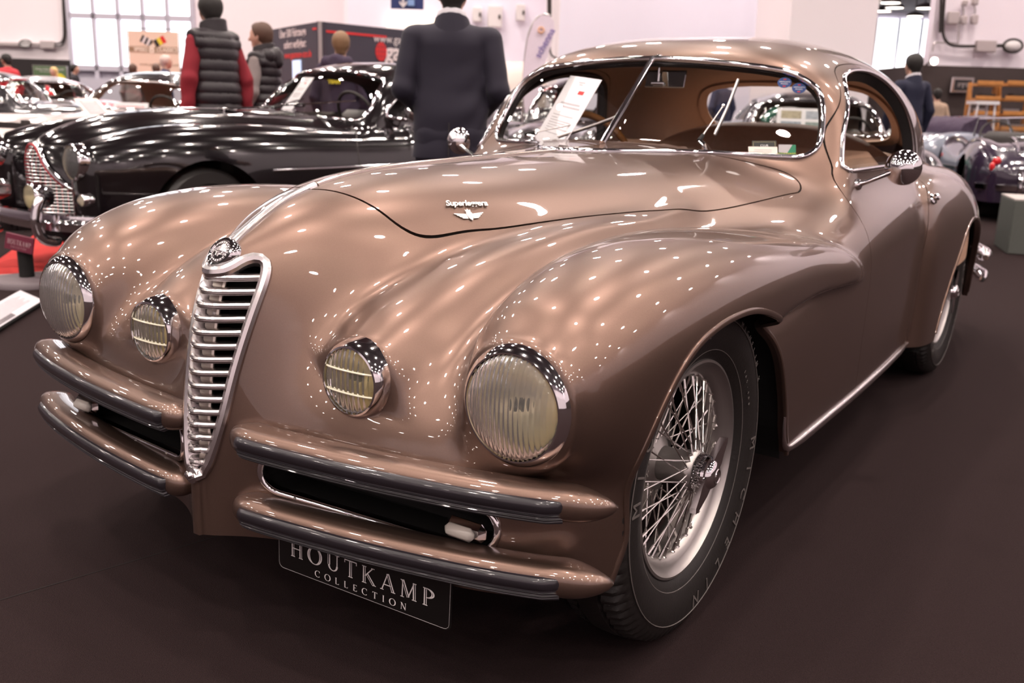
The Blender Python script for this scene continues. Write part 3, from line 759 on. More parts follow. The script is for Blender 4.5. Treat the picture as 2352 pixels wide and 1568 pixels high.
# centre moulding and bonnet hinge strip
def crest(ys):
    zt = A_t(ys); P = np.c_[ys*0, ys, zt]; T = np.gradient(P, axis=0); T /= np.linalg.norm(T, axis=1, keepdims=True); return P, np.c_[T[:, 0]*0, -T[:, 2], T[:, 1]]
ys = np.linspace(math.sqrt(.085), math.sqrt(.34), 40)**2+A0; P, N = crest(ys)
g = G(); w = np.interp(np.arange(40), [0, 4, 12, 39], [.040, .034, .024, .019]); V = []
base = [(-.012, -.5), (.004, -.46), (.008, -.3), (.010, 0), (.008, .3), (.004, .46), (-.012, .5)]
for i in range(40):
    for n_, b_ in base: V.append(P[i]+N[i]*n_+np.array([b_*w[i], 0, 0]))
g.add(V, [(i*7+a, i*7+(a+1) % 7, i*7+7+(a+1) % 7, i*7+7+a) for i in range(39) for a in range(7)]+[tuple(range(7))[::-1], tuple(39*7+a for a in range(7))])
g.mk('centre_moulding', ALU, CAR)
ys = np.linspace(-.312, .90, 60); P, N = crest(ys); trim('hinge_strip', P, N, rnd(.017, .007, 6), mat('bronze_bright', (.60, .50, .44), .2, .95, 1.), both=False)
# script and winged emblem on the near bonnet panel
def on_car(p): p = newton(car, np.array([p], float)); return p[0], grad(car, p)[0][0]
BADGE_S = mat('bright_emblem', (.80, .74, .70), .35, .95)
sp, sn = on_car((.226, -.075, .893)); ux = np.array([.031, .09, -.004]); ux -= sn*(ux @ sn); ux /= np.linalg.norm(ux); uy = np.cross(sn, ux)
text('script_lettering', 'Superleggera', sp, ux, uy, .0235, BADGE_S, BONNET, off=.0030, shear=.35, extrude=.0016, bold=.0006, space=.93)
ep, en = on_car((.247, -.09, .868)); ux = np.array([.03, .085, 0]); ux -= en*(ux @ en); ux /= np.linalg.norm(ux); uy = np.cross(en, ux)
ux = ux*.82; uy = uy*.82; g = G(); k_ = .0012
shield = [(-.009, .010), (.009, .010), (.010, 0), (.006, -.010), (0, -.018), (-.006, -.010), (-.010, 0)]
g.prism(shield, ep+en*k_, ux, uy, .003)
g.prism([(-.007, .011), (-.009, .021), (-.004, .017), (0, .024), (.004, .017), (.009, .021), (.007, .011)], ep+en*k_, ux, uy, .003)
for sg in (1, -1):
    for q in range(4):
        L = .040-.007*q; y0 = .006-.0042*q; pl = [(.009*sg, y0), ((.009+L)*sg, y0+.004-.001*q), ((.007+L)*sg, y0+.0005-.001*q), (.009*sg, y0-.0036)]
        g.prism(pl if sg < 0 else pl[::-1], ep+en*k_, ux, uy, .002)
g.mk('winged_emblem', BADGE_S, BONNET, False)
# bumpers: painted blades with ribbed rubber inserts
BP = [(.070, -.606), (.115, -.620), (.21, -.616), (.40, -.594), (.58, -.561), (.70, -.530), (.79, -.495), (.846, -.462)]
RIB = mat('ribbed_rubber', (.018, .015, .019), .28, coat=.5)
def blade(zc, drop_, parent):
    bp = np.array(BP); bp = np.c_[bp, zc+drop_*(bp[:, 0]/.86)]
    P = spline(bp, 90); L = np.linspace(0, 1, 90); T = np.gradient(P, axis=0); T[:, 2] = 0; T /= np.linalg.norm(T, axis=1, keepdims=True)
    O = np.c_[T[:, 1], -T[:, 0], 0*L]
    a = np.clip(L/.06, 0, 1); e = np.clip((1-L)/.11, 0, 1)
    hs = np.sqrt(np.maximum(1-(1-a)**2, .0))*np.sin(e*math.pi/2)**.62; hs = np.maximum(hs, .02); g = G(); V = []; n = 26
    for i in range(90):
        for k in range(n):
            t = 2*math.pi*k/n; c, s_ = math.cos(t), math.sin(t)
            do = .032*np.sign(c)*abs(c)**.8 if c > 0 else .055*c; V.append(P[i]+O[i]*do*max(hs[i], .25 if c < 0 else 0)+np.array([0, 0, .030*np.sign(s_)*abs(s_)**.85*hs[i]-.004*(1-e[i])]))
    g.add(V, [(i*n+k, i*n+(k+1) % n, i*n+n+(k+1) % n, i*n+n+k) for i in range(89) for k in range(n)]+[tuple(range(n))[::-1], tuple(89*n+k for k in range(n))])
    B = g.mk('bumper', PAINT, parent, angle=60)
    i0, i1 = 5, 80; V = []; prof = []
    for t in np.linspace(.38, -1.05, 34):
        rr = .0055+(.0018*math.sin((t+.25)*60) if t < -.22 else .004*math.sin(math.pi*(t+.22)/.60)); c, s_ = math.cos(t), math.sin(t); prof.append((.032*abs(c)**.8+rr*c, .030*np.sign(s_)*abs(s_)**.85+rr*s_))
    prof = [(.018, .014)]+prof+[(.005, -.023)]; m = len(prof)
    for i in range(i0, i1):
        f = min(1., math.sqrt(max(0, 1-(1-min((i-i0)/3., 1))**2))+.3) if i < i0+4 else (min(1., .55+.15*(i1-1-i)))
        for o_, z_ in prof: V.append(P[i]+O[i]*(o_ if f >= 1 else .02+(o_-.02)*f)+np.array([0, 0, z_*(.75+.25*min(f, 1))]))
    q = i1-i0; G().add(V, [(i*m+k, i*m+k+1, i*m+m+k+1, i*m+m+k) for i in range(q-1) for k in range(m-1)]+[tuple(range(m))[::-1], tuple((q-1)*m+k for k in range(m))]).mk('rubber_insert', RIB, B, angle=75)
    return B
for sgn in (1, -1):
    for zc, dz in ((.466, .003), (.318, .011)):
        B = blade(zc, dz, CAR)
        if sgn < 0: B.scale = (-1, 1, 1)
# apron slots between the blades: chrome ring, black box, indicator lamp
sl = slot_shape(.0425); P, N = onfront(sl); trim('slot_trim', P, N, rnd(.016, .009, 6, -.012), CHROME, True)
AMB = mat('frosted_lens', (.75, .68, .62), .3, trans=.4)
for sgn in (1, -1):
    A, _ = onfront(slot_shape(.049)); n = len(A); s3 = np.array([sgn, 1, 1])
    V = np.r_[(A+[0, .012, 0])*s3, (A+[0, .10, 0])*s3]; mk('slot_lining', V, [(i, (i+1) % n, n+(i+1) % n, n+i) for i in range(n)]+[tuple(range(n, 2*n))], BLACK, CAR, False)
    I = empty('indicator_lamp', (.578*sgn, -.526, .374), parent=CAR)
    G().box((0, 0, 0), (.086, .022, .036), bev=.010).mk('lamp_base', CHROME, I, angle=25)
    G().box((-.004*sgn, -.016, -.001), (.064, .022, .026), bev=.009).mk('lamp_lens', AMB, I, angle=80)
    for t in (.2, .33, .46): G().lathe([(0, .004), (.003, .003), (.004, 0)], 10, c=(t*sgn, float(onfront(np.array([[t, .34]]))[0][0, 1])-.010, .3515-.047*(t-.2)), ax=(0, -1, 0)).mk('slot_screw', SATIN, CAR)
# hanging show plate
PL = G(); a = np.array([.140, -.575, .010]); b = np.array([.560, -.547, .0]); d = (b-a)/np.linalg.norm(b-a); nn = np.array([d[1], -d[0], 0]); nn /= np.linalg.norm(nn); pz = np.cross(nn, d)*-1.; pz = pz if pz[2] > 0 else -pz; pc = (a+b)/2+[0, 0, .2275]
PLATE = empty('show_plate', (0, 0, 0), parent=CAR); w, h, r = .2125, .056, .012; poly = []
for cx, cz, a0 in ((w-r, h-r, 0), (-w+r, h-r, 90), (-w+r, -h+r, 180), (w-r, -h+r, 270)):
    poly += [(cx+r*math.cos(math.radians(a0+q)), cz+r*math.sin(math.radians(a0+q))) for q in (0, 30, 60, 90)]
PLATEM = mat('black_plate', (.005, .004, .004), .35, coat=.2)
G().prism(poly, pc-nn*.003, d, pz, .003).mk('plate_panel', PLATEM, PLATE, False)
q = np.array([pc+d*x*.985+pz*z*.97 for x, z in poly]); G().sweep(q, np.tile(nn, (len(q), 1)), [(0, -.0006), (.0006, 0), (0, .0006)], True).mk('plate_border', mat('grey_print', (.30, .28, .28), .5), PLATE)
WHITE = mat('white_print', (.75, .70, .70), .5)
serif_text('plate_lettering', 'HOUTKAMP', pc-pz*.002, d, pz, .036, WHITE, PLATE, width=.355)
serif_text('plate_lettering', 'COLLECTION', pc-pz*.039, d, pz, .014, WHITE, PLATE, inline=False, gap=.75, width=.225)
for x in (-.12, .12): G().box(pc+d*x+np.array([0, .02, .06]), (.02, .05, .01)).mk('plate_bracket', BLACK, PLATE)
# arch lips, sill strip
for A in (ARCH_F, ARCH_R):
    zl = .272 if A is ARCH_R else .262; q = A[A[:, 1] > zl]; k = int(np.argmax(np.linalg.norm(np.diff(q, axis=0), axis=1))); q = np.roll(q, -k-1, 0) if np.linalg.norm(q[k+1]-q[k]) > .05 else q
    P, N = onside(q); trim('arch_lip', P, N, rnd(.014, .004, 6, -.006), PAINT)
q = spline([(.452, .385), (.462, .335), (.492, .293), (.56, .280), (.9, .281), (1.4, .281), (1.75, .281), (1.935, .282)], 90); P, N = onside(q)
w = np.interp(np.arange(90), [0, 14, 30, 80, 89], [.3, 1, 1., 1, .5])
for sgn in (1, -1):
    V = []
    for i in range(90):
        T = P[min(i+1, 89)]-P[max(i-1, 0)]; Bn = np.cross(T/np.linalg.norm(T), N[i]); Bn /= np.linalg.norm(Bn)
        for n_, b_ in rnd(.026, .012, 8): V.append((P[i]+N[i]*n_*w[i]+Bn*b_*w[i])*[sgn, 1, 1])
    m = 11; G().add(V, [(i*m+k, i*m+(k+1) % m, i*m+m+(k+1) % m, i*m+m+k) for i in range(89) for k in range(m)]).mk('sill_strip', ALU, CAR)
# door mirrors and handles
for sgn in (1, -1):
    M = empty('door_mirror', (0, 0, 0), parent=CAR); s3 = np.array([sgn, 1, 1]); P, N = onside(np.array([[1.292, .905]])); b0 = P[0]*s3; bn = N[0]*s3
    G().lathe([(0, .012), (.012, .011), (.018, .006), (.020, -.004)], 24, c=b0, ax=bn).mk('mirror_base', CHROME, M)
    hc = np.array([.853, 1.32, .962])*s3
    G().tube([b0+bn*.008, b0+bn*.03, hc+[0, -.02, 0]], [.010, .007, .008], 12).mk('mirror_arm', CHROME, M)
    hd = np.array([-.10*sgn, 1, .05]); hd = hd/np.linalg.norm(hd)
    G().lathe([(0, -.040), (.018, -.037), (.036, -.027), (.049, -.010), (.054, .006), (.054, .012), (.051, .014)], 40, c=hc, ax=hd).mk('mirror_shell', CHROME, M)
    G().lathe([(0, .0135), (.051, .0138)], 40, c=hc, ax=hd).mk('mirror_glass', mat('mirror_glass', (.9, .9, .9), .01, 1.), M)
    P, N = onside(np.array([[2.06, .815]])); b0 = P[0]*s3; bn = N[0]*s3
    g = G().lathe([(0, .030), (.010, .028), (.014, .020), (.012, .010), (.020, .006), (.022, -.004)], 24, c=b0, ax=bn); g.mk('door_handle', CHROME, CAR)
# wipers
for piv, kn, tip, b0, b1 in (((.304, 1.077, .992), (.290, 1.095, 1.021), (.302, 0, 1.118), (.307, 0, 1.030), (.321, 0, 1.209)),
                             ((-.330, 1.085, .988), (-.365, 1.10, 1.012), (-.147, 0, 1.045), (-.215, 0, .998), (-.014, 0, 1.079))):
    W = empty('wiper', (0, 0, 0), parent=CAR)
    def gl(p, h=.014):
        q, n_ = drop(car, np.array([[p[0], 0, p[2]]]), 1, .6, .004); return q[0]+n_[0]*h
    pv, nv_ = drop(car, np.array([[piv[0], 0, piv[2]]]), 1, .6, .004); pv = pv[0]
    G().tube([pv+[0, .01, -.01], pv+[0, -.012, .02], np.array(pv)+[kn[0]-piv[0], -.012, kn[2]-piv[2]]], [.010, .008, .008], 10).mk('wiper_spindle', CHROME, W)
    k3 = np.array(pv)+[kn[0]-piv[0], -.014, kn[2]-piv[2]]; t3 = gl(tip, .022)
    G().tube([k3, k3+(t3-k3)*.16], [.008, .006], 8).mk('wiper_knuckle', BLACK, W)
    G().tube([k3+(t3-k3)*.1, t3], .0022, 8).mk('wiper_arm', SATIN, W)
    p0, p1 = gl(b0, .014), gl(b1, .014); mid_ = gl(((b0[0]+b1[0])/2, 0, (b0[2]+b1[2])/2), .015)
    G().tube(spline([p0, mid_, p1], 12), .0042, 8).mk('wiper_blade', SATIN, W)
    G().tube(spline([p0, mid_, p1], 12)+[0, .008, -.004], .003, 6).mk('blade_rubber', RUBBER, W)
    G().ball(t3, .006).mk('wiper_clip', CHROME, W)
# rear bumper ends
for sgn in (1, -1):
    for z in (.44, .33):
        P = np.array([(.50, 3.90, z), (.72, 3.80, z), (.80, 3.66, z), (.845, 3.50, z), (.85, 3.44, z)])*[sgn, 1, 1]
        G().tube(spline(P, 20), np.r_[np.full(15, .036), np.linspace(.036, .014, 5)], 14).mk('rear_bumper', CHROME, CAR)
# ---- wire wheels
TYRE = mat('tyre_rubber', (.012, .0095, .009), .5, bump=(160, .0006))
LETTER = mat('tyre_lettering', (.11, .095, .09), .5)
RIM = mat('silver_rim', (.44, .41, .395), .34, .9, noise=(20, .03))
SPOKE = mat('spoke_wire', (.78, .75, .72), .2, 1.)
DRUM = mat('brake_drum', (.50, .46, .44), .35, .9)
def tyre_mesh():
    n = 252; prof = [(.233, -.050), (.244, -.060), (.262, -.072), (.295, -.083), (.325, -.083), (.345, -.077), (.357, -.070), (.366, -.060), (.371, -.035), (.372, -.033), (.366, -.030), (.366, -.026), (.373, -.024), (.374, 0)]
    prof = prof+[(r, -h) for r, h in prof[::-1][1:]]; m = len(prof); V = []
    for k in range(n):
        t = 2*math.pi*k/n; q = k % 3
        for i, (r, h) in enumerate(prof):
            j = min(i, m-1-i)
            if j in (5, 6, 7) and q == 0: r -= (.004, .009, .010)[j-5]
            if j in (8, 9) and q == 0: r -= .006
            if j in (10, 11): h += .003*(1 if k % 6 < 3 else -1)
            V.append((-h, r*math.cos(t), r*math.sin(t)))
    F = [(k*m+i, ((k+1) % n)*m+i, ((k+1) % n)*m+i+1, k*m+i+1) for k in range(n) for i in range(m-1)]
    return V, F
def arc_text(g, s, r, a0, step, size, x, bold=0.):
    """letters set round the sidewall, tops outward, running clockwise seen from outside"""
    a = a0
    for ch in s:
        if ch != ' ':
            V, F = text_mesh(ch, size, extrude=.0006, bold=bold); t = a; rad = np.array([0, math.cos(t), math.sin(t)]); tan = np.array([0, math.sin(t), -math.cos(t)])
            g.add(np.array([x, 0, 0])+V[:, :1]*tan+(r+V[:, 1:2])*rad+V[:, 2:]*np.array([1., 0, 0]), F)
        a += step
SP_ME = {}
def make_wheel(name, full=True):
    W = empty(name, (0, 0, 0), parent=CAR)
    V, F = tyre_mesh(); mk('tyre', V, F, TYRE, W, True, None, 38)
    if full:
        g = G(); arc_text(g, 'MICHELIN', .307, math.radians(-4), math.radians(-11.6), .044, .0846); arc_text(g, 'MICHELIN', .307, math.radians(176), math.radians(-11.6), .044, .0846)
        o = g.mk('sidewall_lettering', LETTER, W, False); o['kind'] = 'stuff'
        g = G(); arc_text(g, 'MICHELIN X', .336, math.radians(60), math.radians(-4), .016, .0838); arc_text(g, '165-400', .280, math.radians(38), math.radians(-3.4), .012, .0805)
        o = g.mk('sidewall_lettering', LETTER, W, False); o['kind'] = 'stuff'
        for r, x in ((.262, .0715), (.330, .0835)): G().tube([(x, r*math.cos(t), r*math.sin(t)) for t in np.linspace(0, 2*math.pi, 96, endpoint=False)], .0012, 6, True).mk('sidewall_ring', LETTER, W)
    rim = [(.205, .012), (.205, .030), (.212, .040), (.222, .045), (.236, .049), (.240, .055), (.2385, .060), (.233, .061), (.229, .056), (.224, .050), (.216, .045), (.208, .040), (.199, .030), (.196, .012), (.196, -.012), (.200, -.03), (.214, -.046), (.232, -.052), (.238, -.055), (.234, -.05), (.222, -.042), (.205, -.03)]
    G().lathe([(r, h) for r, h in rim], 96, ax=(1, 0, 0)).mk('rim', RIM, W, angle=50)
    G().lathe([(0, .0), (.02, .0), (.035, -.004), (.044, -.010), (.048, -.02), (.043, -.03), (.037, -.06), (.038, -.09), (.062, -.105), (.064, -.12), (.03, -.125)], 40, c=(.083, 0, 0), ax=(1, 0, 0)).mk('hub', RIM, W)
    G().lathe([(.165, -.10), (.165, -.062), (.15, -.055), (.11, -.05), (.08, -.035), (.05, -.03)], 48, c=(.0, 0, 0), ax=(1, 0, 0)).mk('brake_drum', DRUM, W)
    K = empty('knock_off_spinner', parent=W) if full else W
    G().lathe([(0, .028), (.010, .028), (.012, .025), (.016, .027), (.024, .024), (.030, .018), (.032, .012), (.038, .010), (.040, .004), (.038, -.004), (.040, -.012)], 44, c=(.092, 0, 0), ax=(1, 0, 0)).mk('spinner_cap', CHROME, K, angle=30)
    for s_ in (1, -1):
        pl = [(.022, -.022), (.045, -.022), (.066, -.013), (.090, -.006), (.097, .004), (.088, .012), (.064, .017), (.040, .022), (.022, .022)]
        a = math.radians(38); d1 = np.array([0, math.cos(a), math.sin(a)])*s_; d2 = np.cross([1., 0, 0], d1)
        G().prism(pl, (.094, 0, 0), d1, d2, .014).mk('spinner_ear', CHROME, K, True, 25)
    if full:
        g = G()
        for k in range(40):
            t = 2*math.pi*k/40; g.rod((.078, .0405*math.cos(t), .0405*math.sin(t)), (.090, .0405*math.cos(t), .0405*math.sin(t)), .0022, 5)
        o = g.mk('knurled_ring', CHROME, K); o['kind'] = 'stuff'
        G().lathe([(.013, .0275), (.015, .029), (.017, .0275)], 30, c=(.092, 0, 0), ax=(1, 0, 0)).mk('cap_ring', ALU, K)
    # spokes: an outer row crossing from the hub nose, two inner rows from the back flange
    def spoke(name, h, r0, a0, x1, a1):
        p0 = np.array([h, r0*math.cos(a0), r0*math.sin(a0)]); p1 = np.array([x1, .200*math.cos(a1), .200*math.sin(a1)]); d = p1-p0
        g.tube([p0, p0+d*.86, p0+d*.865, p0+d*.985, p0+d], [.0019, .0019, .0034, .0034, .0062], 6)
    g = G(); base = None
    for k in range(18):
        for sg in (1, -1):
            a = 2*math.pi*(k+.5*(sg > 0))/18
            g = G(); spoke('s', .070, .040, a, .030, a+sg*.50)
            if full: g.mk('spoke', SPOKE, W)
            else: base = (base or G()).add(g.V, g.F)
    for k in range(15):
        for sg in (1, -1):
            a = 2*math.pi*(k+.5*(sg > 0))/15
            g = G(); spoke('s', -.012, .062, a, .014, a+sg*.62)
            if full: g.mk('spoke', SPOKE, W)
            else: base.add(g.V, g.F)
    if base: o = base.mk('spokes', SPOKE, W); o['kind'] = 'stuff'
    return W
WZ = .373
for nm, sgn, y, full in (('wheel', 1, .0, True), ('wheel', 1, 2.70, True), ('wheel', -1, .0, False), ('wheel', -1, 2.70, False)):
    w = make_wheel(nm, full); w.location = ((.722 if y < 1 else .738)*sgn, y, WZ)
    if sgn < 0: w.rotation_euler = (0, 0, math.pi)
    if y > 1: w.rotation_euler[0] = .9
# ---- cabin
WOOD = mat('varnished_wood', (.26, .11, .035), .25, coat=.6, noise=(30, .3))
SWH = empty('steering_wheel', (-.335, 1.46, .905), parent=CAR); SWH.rotation_euler = (math.radians(-66), 0, 0)
G().tube([(.200*math.cos(t), .200*math.sin(t), 0) for t in np.linspace(0, 2*math.pi, 64, endpoint=False)], .0125, 10, True).mk('wheel_rim', WOOD, SWH)
for k in range(3):
    t = math.radians(90+120*k); G().rod((.03*math.cos(t), .03*math.sin(t), -.02), (.195*math.cos(t), .195*math.sin(t), 0), .006).mk('wheel_spoke', SATIN, SWH)
G().lathe([(0, .005), (.02, .003), (.035, -.01), (.03, -.03)], 24, c=(0, 0, -.01)).mk('horn_boss', DARK, SWH)
G().rod((0, 0, -.03), (0, 0, -.5), .018).mk('steering_column', DARK, SWH)
P, N = onfront(np.array([(x, .985) for x in np.linspace(.02, .57, 20)]), .6)
edge = np.r_[(P*[-1, 1, 1])[::-1], P]; V = np.r_[edge+[0, .012, -.012], edge*[1, 0, 1]+[0, 1.30, -.012], edge*[1, 0, 0]+[0, 1.34, .93], edge*[1, 0, 0]+[0, 1.32, .72]]
n = len(edge); mk('dashboard', V, [(r*n+i, r*n+i+1, r*n+n+i+1, r*n+n+i) for r in range(3) for i in range(n-1)], mat('dash_paint', (.10, .062, .047), .3, .3, .6), CAR, True, None, 40)
for k, x in enumerate((-.42, -.25, .05, .2)): G().lathe([(0, .004), (.040, .004), (.045, .010), (.05, .008), (.052, -.004)], 32, c=(x, 1.336, .83), ax=(0, 1, 0)).mk('dial', CHROME if k < 2 else SATIN, CAR)
for sgn in (1, -1):
    St = empty('front_seat', (.34*sgn, 1.75, .34), parent=CAR)
    G().box((0, 0, .13), (.54, .56, .20), bev=.07).mk('seat_cushion', LEATHER, St, angle=70)
    G().box((0, .34, .36), (.54, .16, .56), rotx(-.22), bev=.07).mk('seat_back', LEATHER, St, angle=70)
Rs = empty('rear_bench', (0, 2.45, .34), parent=CAR)
V = []; xs = np.linspace(-.60, .60, 31)
for x in xs:
    top = .725-.16*abs(x/.6)**3.0
    for y, z in ((-.10, .10), (-.12, .40), (-.10, top-.10), (-.05, top-.02), (.02, top), (.10, top-.03), (.16, top-.12), (.2, .1)): V.append((x, y+.10*(1-abs(x/.6)**2), z))
G().add(V, [(i*8+k, i*8+8+k, i*8+9+k, i*8+k+1) for i in range(30) for k in range(7)]).mk('bench_back', LEATHER, Rs, angle=60)
G().box((0, -.25, .10), (1.1, .40, .22), bev=.08).mk('bench_cushion', LEATHER, Rs, angle=70)
V = []
for x in np.linspace(-.52, .52, 21):
    for y in np.linspace(2.55, 2.98, 6): V.append((x, y, .985-.06*(x/.5)**2))
G().add(V, [(i*6+k, i*6+6+k, i*6+7+k, i*6+k+1) for i in range(20) for k in range(5)]).mk('parcel_shelf', TAN, CAR)
for sgn in (1, -1):
    P, N = onside(np.array([(y, z) for y in np.linspace(1.1, 3.0, 24) for z in np.linspace(.50, .925, 8)])); P = P-N*.045
    G().add(P*[sgn, 1, 1], [(i*8+k, i*8+8+k, i*8+9+k, i*8+k+1) for i in range(23) for k in range(7)]).mk('side_trim_panel', LEATHER, CAR)
RM = empty('rear_view_mirror', (0, 0, 0), parent=CAR)
G().lathe([(0, .010), (.016, .008), (.020, 0)], 20, c=(.012, 1.325, 1.283), ax=(0, -.6, -.8)).mk('mirror_mount', CHROME, RM)
G().rod((.012, 1.325, 1.28), (.012, 1.32, 1.205), .004).mk('mirror_stem', CHROME, RM)
G().box((.012, 1.315, 1.20), (.05, .012, .012), bev=.004).mk('mirror_clamp', CHROME, RM)
G().box((.035, 1.33, 1.215), (.15, .008, .062), rotx(-.25), bev=.003).mk('mirror_pane', mat('smoked_mirror', (.75, .78, .76), .02, 1.), RM, angle=20)
for sgn in (1, -1):
    G().box((.22*sgn, 1.40, 1.268), (.26, .010, .09), rotx(1.35), bev=.004).mk('sun_visor', TAN, CAR)
# stickers and papers at the windscreen
BLUE = mat('blue_print', (.012, .05, .22), .4); RED = mat('red_print', (.65, .03, .03), .5); PAPER = mat('white_paper', (.84, .80, .83), .7); INK = mat('grey_ink', (.55, .51, .53), .8)
def wsp(x, z, h):
    P, N = drop(car, np.array([[x, 0., z]]), 1, .6, .004); return P[0]+N[0]*h, N[0]
for x, z, w2 in ((.462, 1.212, 'a'), (.509, 1.196, 'b')):
    c, n_ = wsp(x, z, -.010); n_ = -n_ if n_[1] > 0 else n_; ux = np.cross([0, 0, 1.], n_)*-1.; ux = np.cross(n_, [0, 0, 1]) * -1.; ux /= np.linalg.norm(ux); uy = np.cross(n_, ux)
    if uy[2] < 0: ux, uy = -ux, -uy
    St = empty('round_sticker', (0, 0, 0), parent=CAR)
    G().prism([(.022*math.cos(t), .018*math.sin(t)) for t in np.linspace(0, 2*math.pi, 28, endpoint=False)], c, ux, uy, .0006).mk('sticker_disc', BLUE, St, False)
    text('sticker_text', 'VERIFICATO', c+uy*.002+n_*.0012, ux, uy, .0065, PAPER, St); text('sticker_text', 'POZZO', c-uy*.005+n_*.0012, ux, uy, .0065, PAPER, St)
    for dy in (.011, -.0125): G().box(c+uy*dy+n_*.001, (.009, .001, .003), np.stack([ux, n_, uy], 1)).mk('sticker_mark', RED, St, False)
def sheet(name, p00, p10, p01, label, cat, m, th=.0015):
    o = empty(name, (0, 0, 0), label=label, cat=cat); p00, p10, p01 = map(lambda q: np.array(q, float), (p00, p10, p01)); ux = p10-p00; uy = p01-p00; w = np.linalg.norm(ux); h = np.linalg.norm(uy); ux /= w; uy = uy-ux*(uy @ ux); uy /= np.linalg.norm(uy)
    G().prism([(0, 0), (w, 0), (w, h), (0, h)], p00-np.cross(ux, uy)*th, ux, uy, th).mk(name+'_panel', m, o, False)
    return o, p00, ux, uy, w, h
c00, _ = wsp(-.480, .990, -.075); c10, _ = wsp(-.225, .990, -.075); c01, _ = wsp(-.415, 1.205, -.02); c11, _ = wsp(-.255, 1.207, -.02)
c01 = c00+(c01-c00)
o, p, ux, uy, w, h = sheet('info_sheet', c00, c10, c00+((c01+c11)-(c00+c10))/2, 'white printed price sheet leaning inside the windscreen of the bronze coupe', 'paper', PAPER)
for k, (yy, ww, hh) in enumerate(((.93, .20, .006), (.905, .10, .005), (.67, .62, .010), (.63, .72, .010), (.53, .66, .005), (.495, .20, .005), (.465, .68, .005), (.435, .7, .005), (.405, .55, .005), (.375, .7, .005), (.345, .2, .005), (.315, .66, .005), (.20, .3, .008))):
    x0 = .5-ww/2 if k < 4 or k == 12 else .15
    G().prism([(w*x0, h*yy), (w*(x0+ww), h*yy), (w*(x0+ww), h*yy+hh*.6), (w*x0, h*yy+hh*.6)], p+np.cross(ux, uy)*.0004, ux, uy, .0004).mk('printed_line', INK, o, False)
G().prism([(w*.55, h*.80), (w*.72, h*.80), (w*.72, h*.84), (w*.55, h*.84)], p+np.cross(ux, uy)*.0004, ux, uy, .0005).mk('red_logo', RED, o, False)
def stand(name, x0, x1, z0, z1, h0, h1, label, m):
    a, _ = wsp(x0, z0, h0); b, _ = wsp(x1, z0, h0); c, _ = wsp(x0, z1, h1); return sheet(name, a, b, c, label, 'card', m)
o, p, ux, uy, w, h = stand('green_card', .512, .560, .990, 1.024, -.030, -.016, 'green and grey card with yellow writing behind the windscreen corner', mat('green_print', (.02, .22, .11), .5))
text('card_lettering', 'REGISTERED', p+ux*w*.45+uy*h*.38, ux, uy, .011, mat('yellow_print', (.75, .62, .05), .5), o)
G().prism([(0, h*.5), (w*.5, h*.45), (w*.8, h), (0, h)], p+np.cross(ux, uy)*.0003, ux, uy, .0004).mk('grey_patch', INK, o, False)
o, p, ux, uy, w, h = stand('black_card', .440, .508, .990, 1.033, -.034, -.018, 'black gold-edged card half hidden by the white card', mat('black_card', (.015, .014, .013), .4))
g = G().sweep([p+ux*a+uy*b for a, b in ((.004, .004), (w-.004, .004), (w-.004, h-.004), (.004, h-.004))], np.tile(np.cross(ux, uy), (4, 1)), [(0, -.0008), (.0006, 0), (0, .0008)], True); g.mk('gold_edge', mat('gold_print', (.6, .5, .25), .4), o, False)
text('card_lettering', 'CLUB', p+ux*w*.5+uy*h*.75, ux, uy, .010, PAPER, o)
o, p, ux, uy, w, h = stand('white_card', .432, .512, .985, 1.014, -.022, -.014, 'small white card standing on the sill inside the windscreen', mat('cream_paper', (.82, .74, .68), .7))
for yy in (.75, .62, .4): G().prism([(w*.2, h*yy), (w*.8, h*yy), (w*.8, h*yy+.002), (w*.2, h*yy+.002)], p+np.cross(ux, uy)*.0003, ux, uy, .0003).mk('printed_line', INK, o, False)
# ------------------------------------------------------------------ the other cars
def classic(c):
    """shape of an old car from its splines; local y runs to the rear, front axle at y = 0"""
    y0, y1 = c['y0'], c['y1']; hw = SS(y0, c['nose_y'], c['nose_w']); ht = SS(y0, c['nose_y'], c['nose_t'])
    bw = Sp(*zip(*c['hull_w'])); bt = Sp(*zip(*c['hull_t'])); hc = c.get('hull_c', .45)
    lobes = []
    for L in c['lobes']:
        a = L['y'][0]; lobes.append((a, SS(a, L['y'], L['x']), SS(a, L['y'], L['w']), SS(a, L['y'], L['t']), L.get('c', .5), L['y'][-1], L.get('p', 2.3), L.get('k', .1), L.get('inner', False)))
    H = c.get('house')
    if H: Ht = Sp(*zip(*H['t'])); Hw = Sp(*zip(*H['w']))
    def f(x, y, z):
        ax = np.abs(x); zz = np.maximum(z-hc, 0)
        d = sect(x, zz, bw(y), bt(y)-hc, 3.0); d = smax(d, (c['f0']+c.get('fs', .25)*ax*ax-y)*.9, .16); d = smax(d, y-y1+.25*ax*ax, .25)
        h = sect(x, np.maximum(z-.5, 0), hw(y), ht(y)-.5, 2.3); h = np.maximum(h, y0-y); h = smax(h, y-c.get('nose_end', 1.3), .3); d = smin(d, h, c.get('kh', .14))
        for a, X, W, T, cc, e, p, k, _ in lobes:
            q = sect(ax-X(y), np.maximum(z-cc, 0), W(y), np.maximum(T(y)-cc, .01), p); q = np.maximum(q, a-y); q = smax(q, y-e, .08); d = smin(d, q, k)
        if H:
            q = sect(x, np.maximum(z-H['zc'], 0), Hw(y), Ht(y)-H['zc'], 3.0); yw = H['y']+H['rake']*(z-H['z'])+H['wrap']*ax*ax; q = smax(q, (yw-y)*.75, .08); q = smax(q, y-H['end'], .25); d = smin(d, q, .08)
        return d
    return f
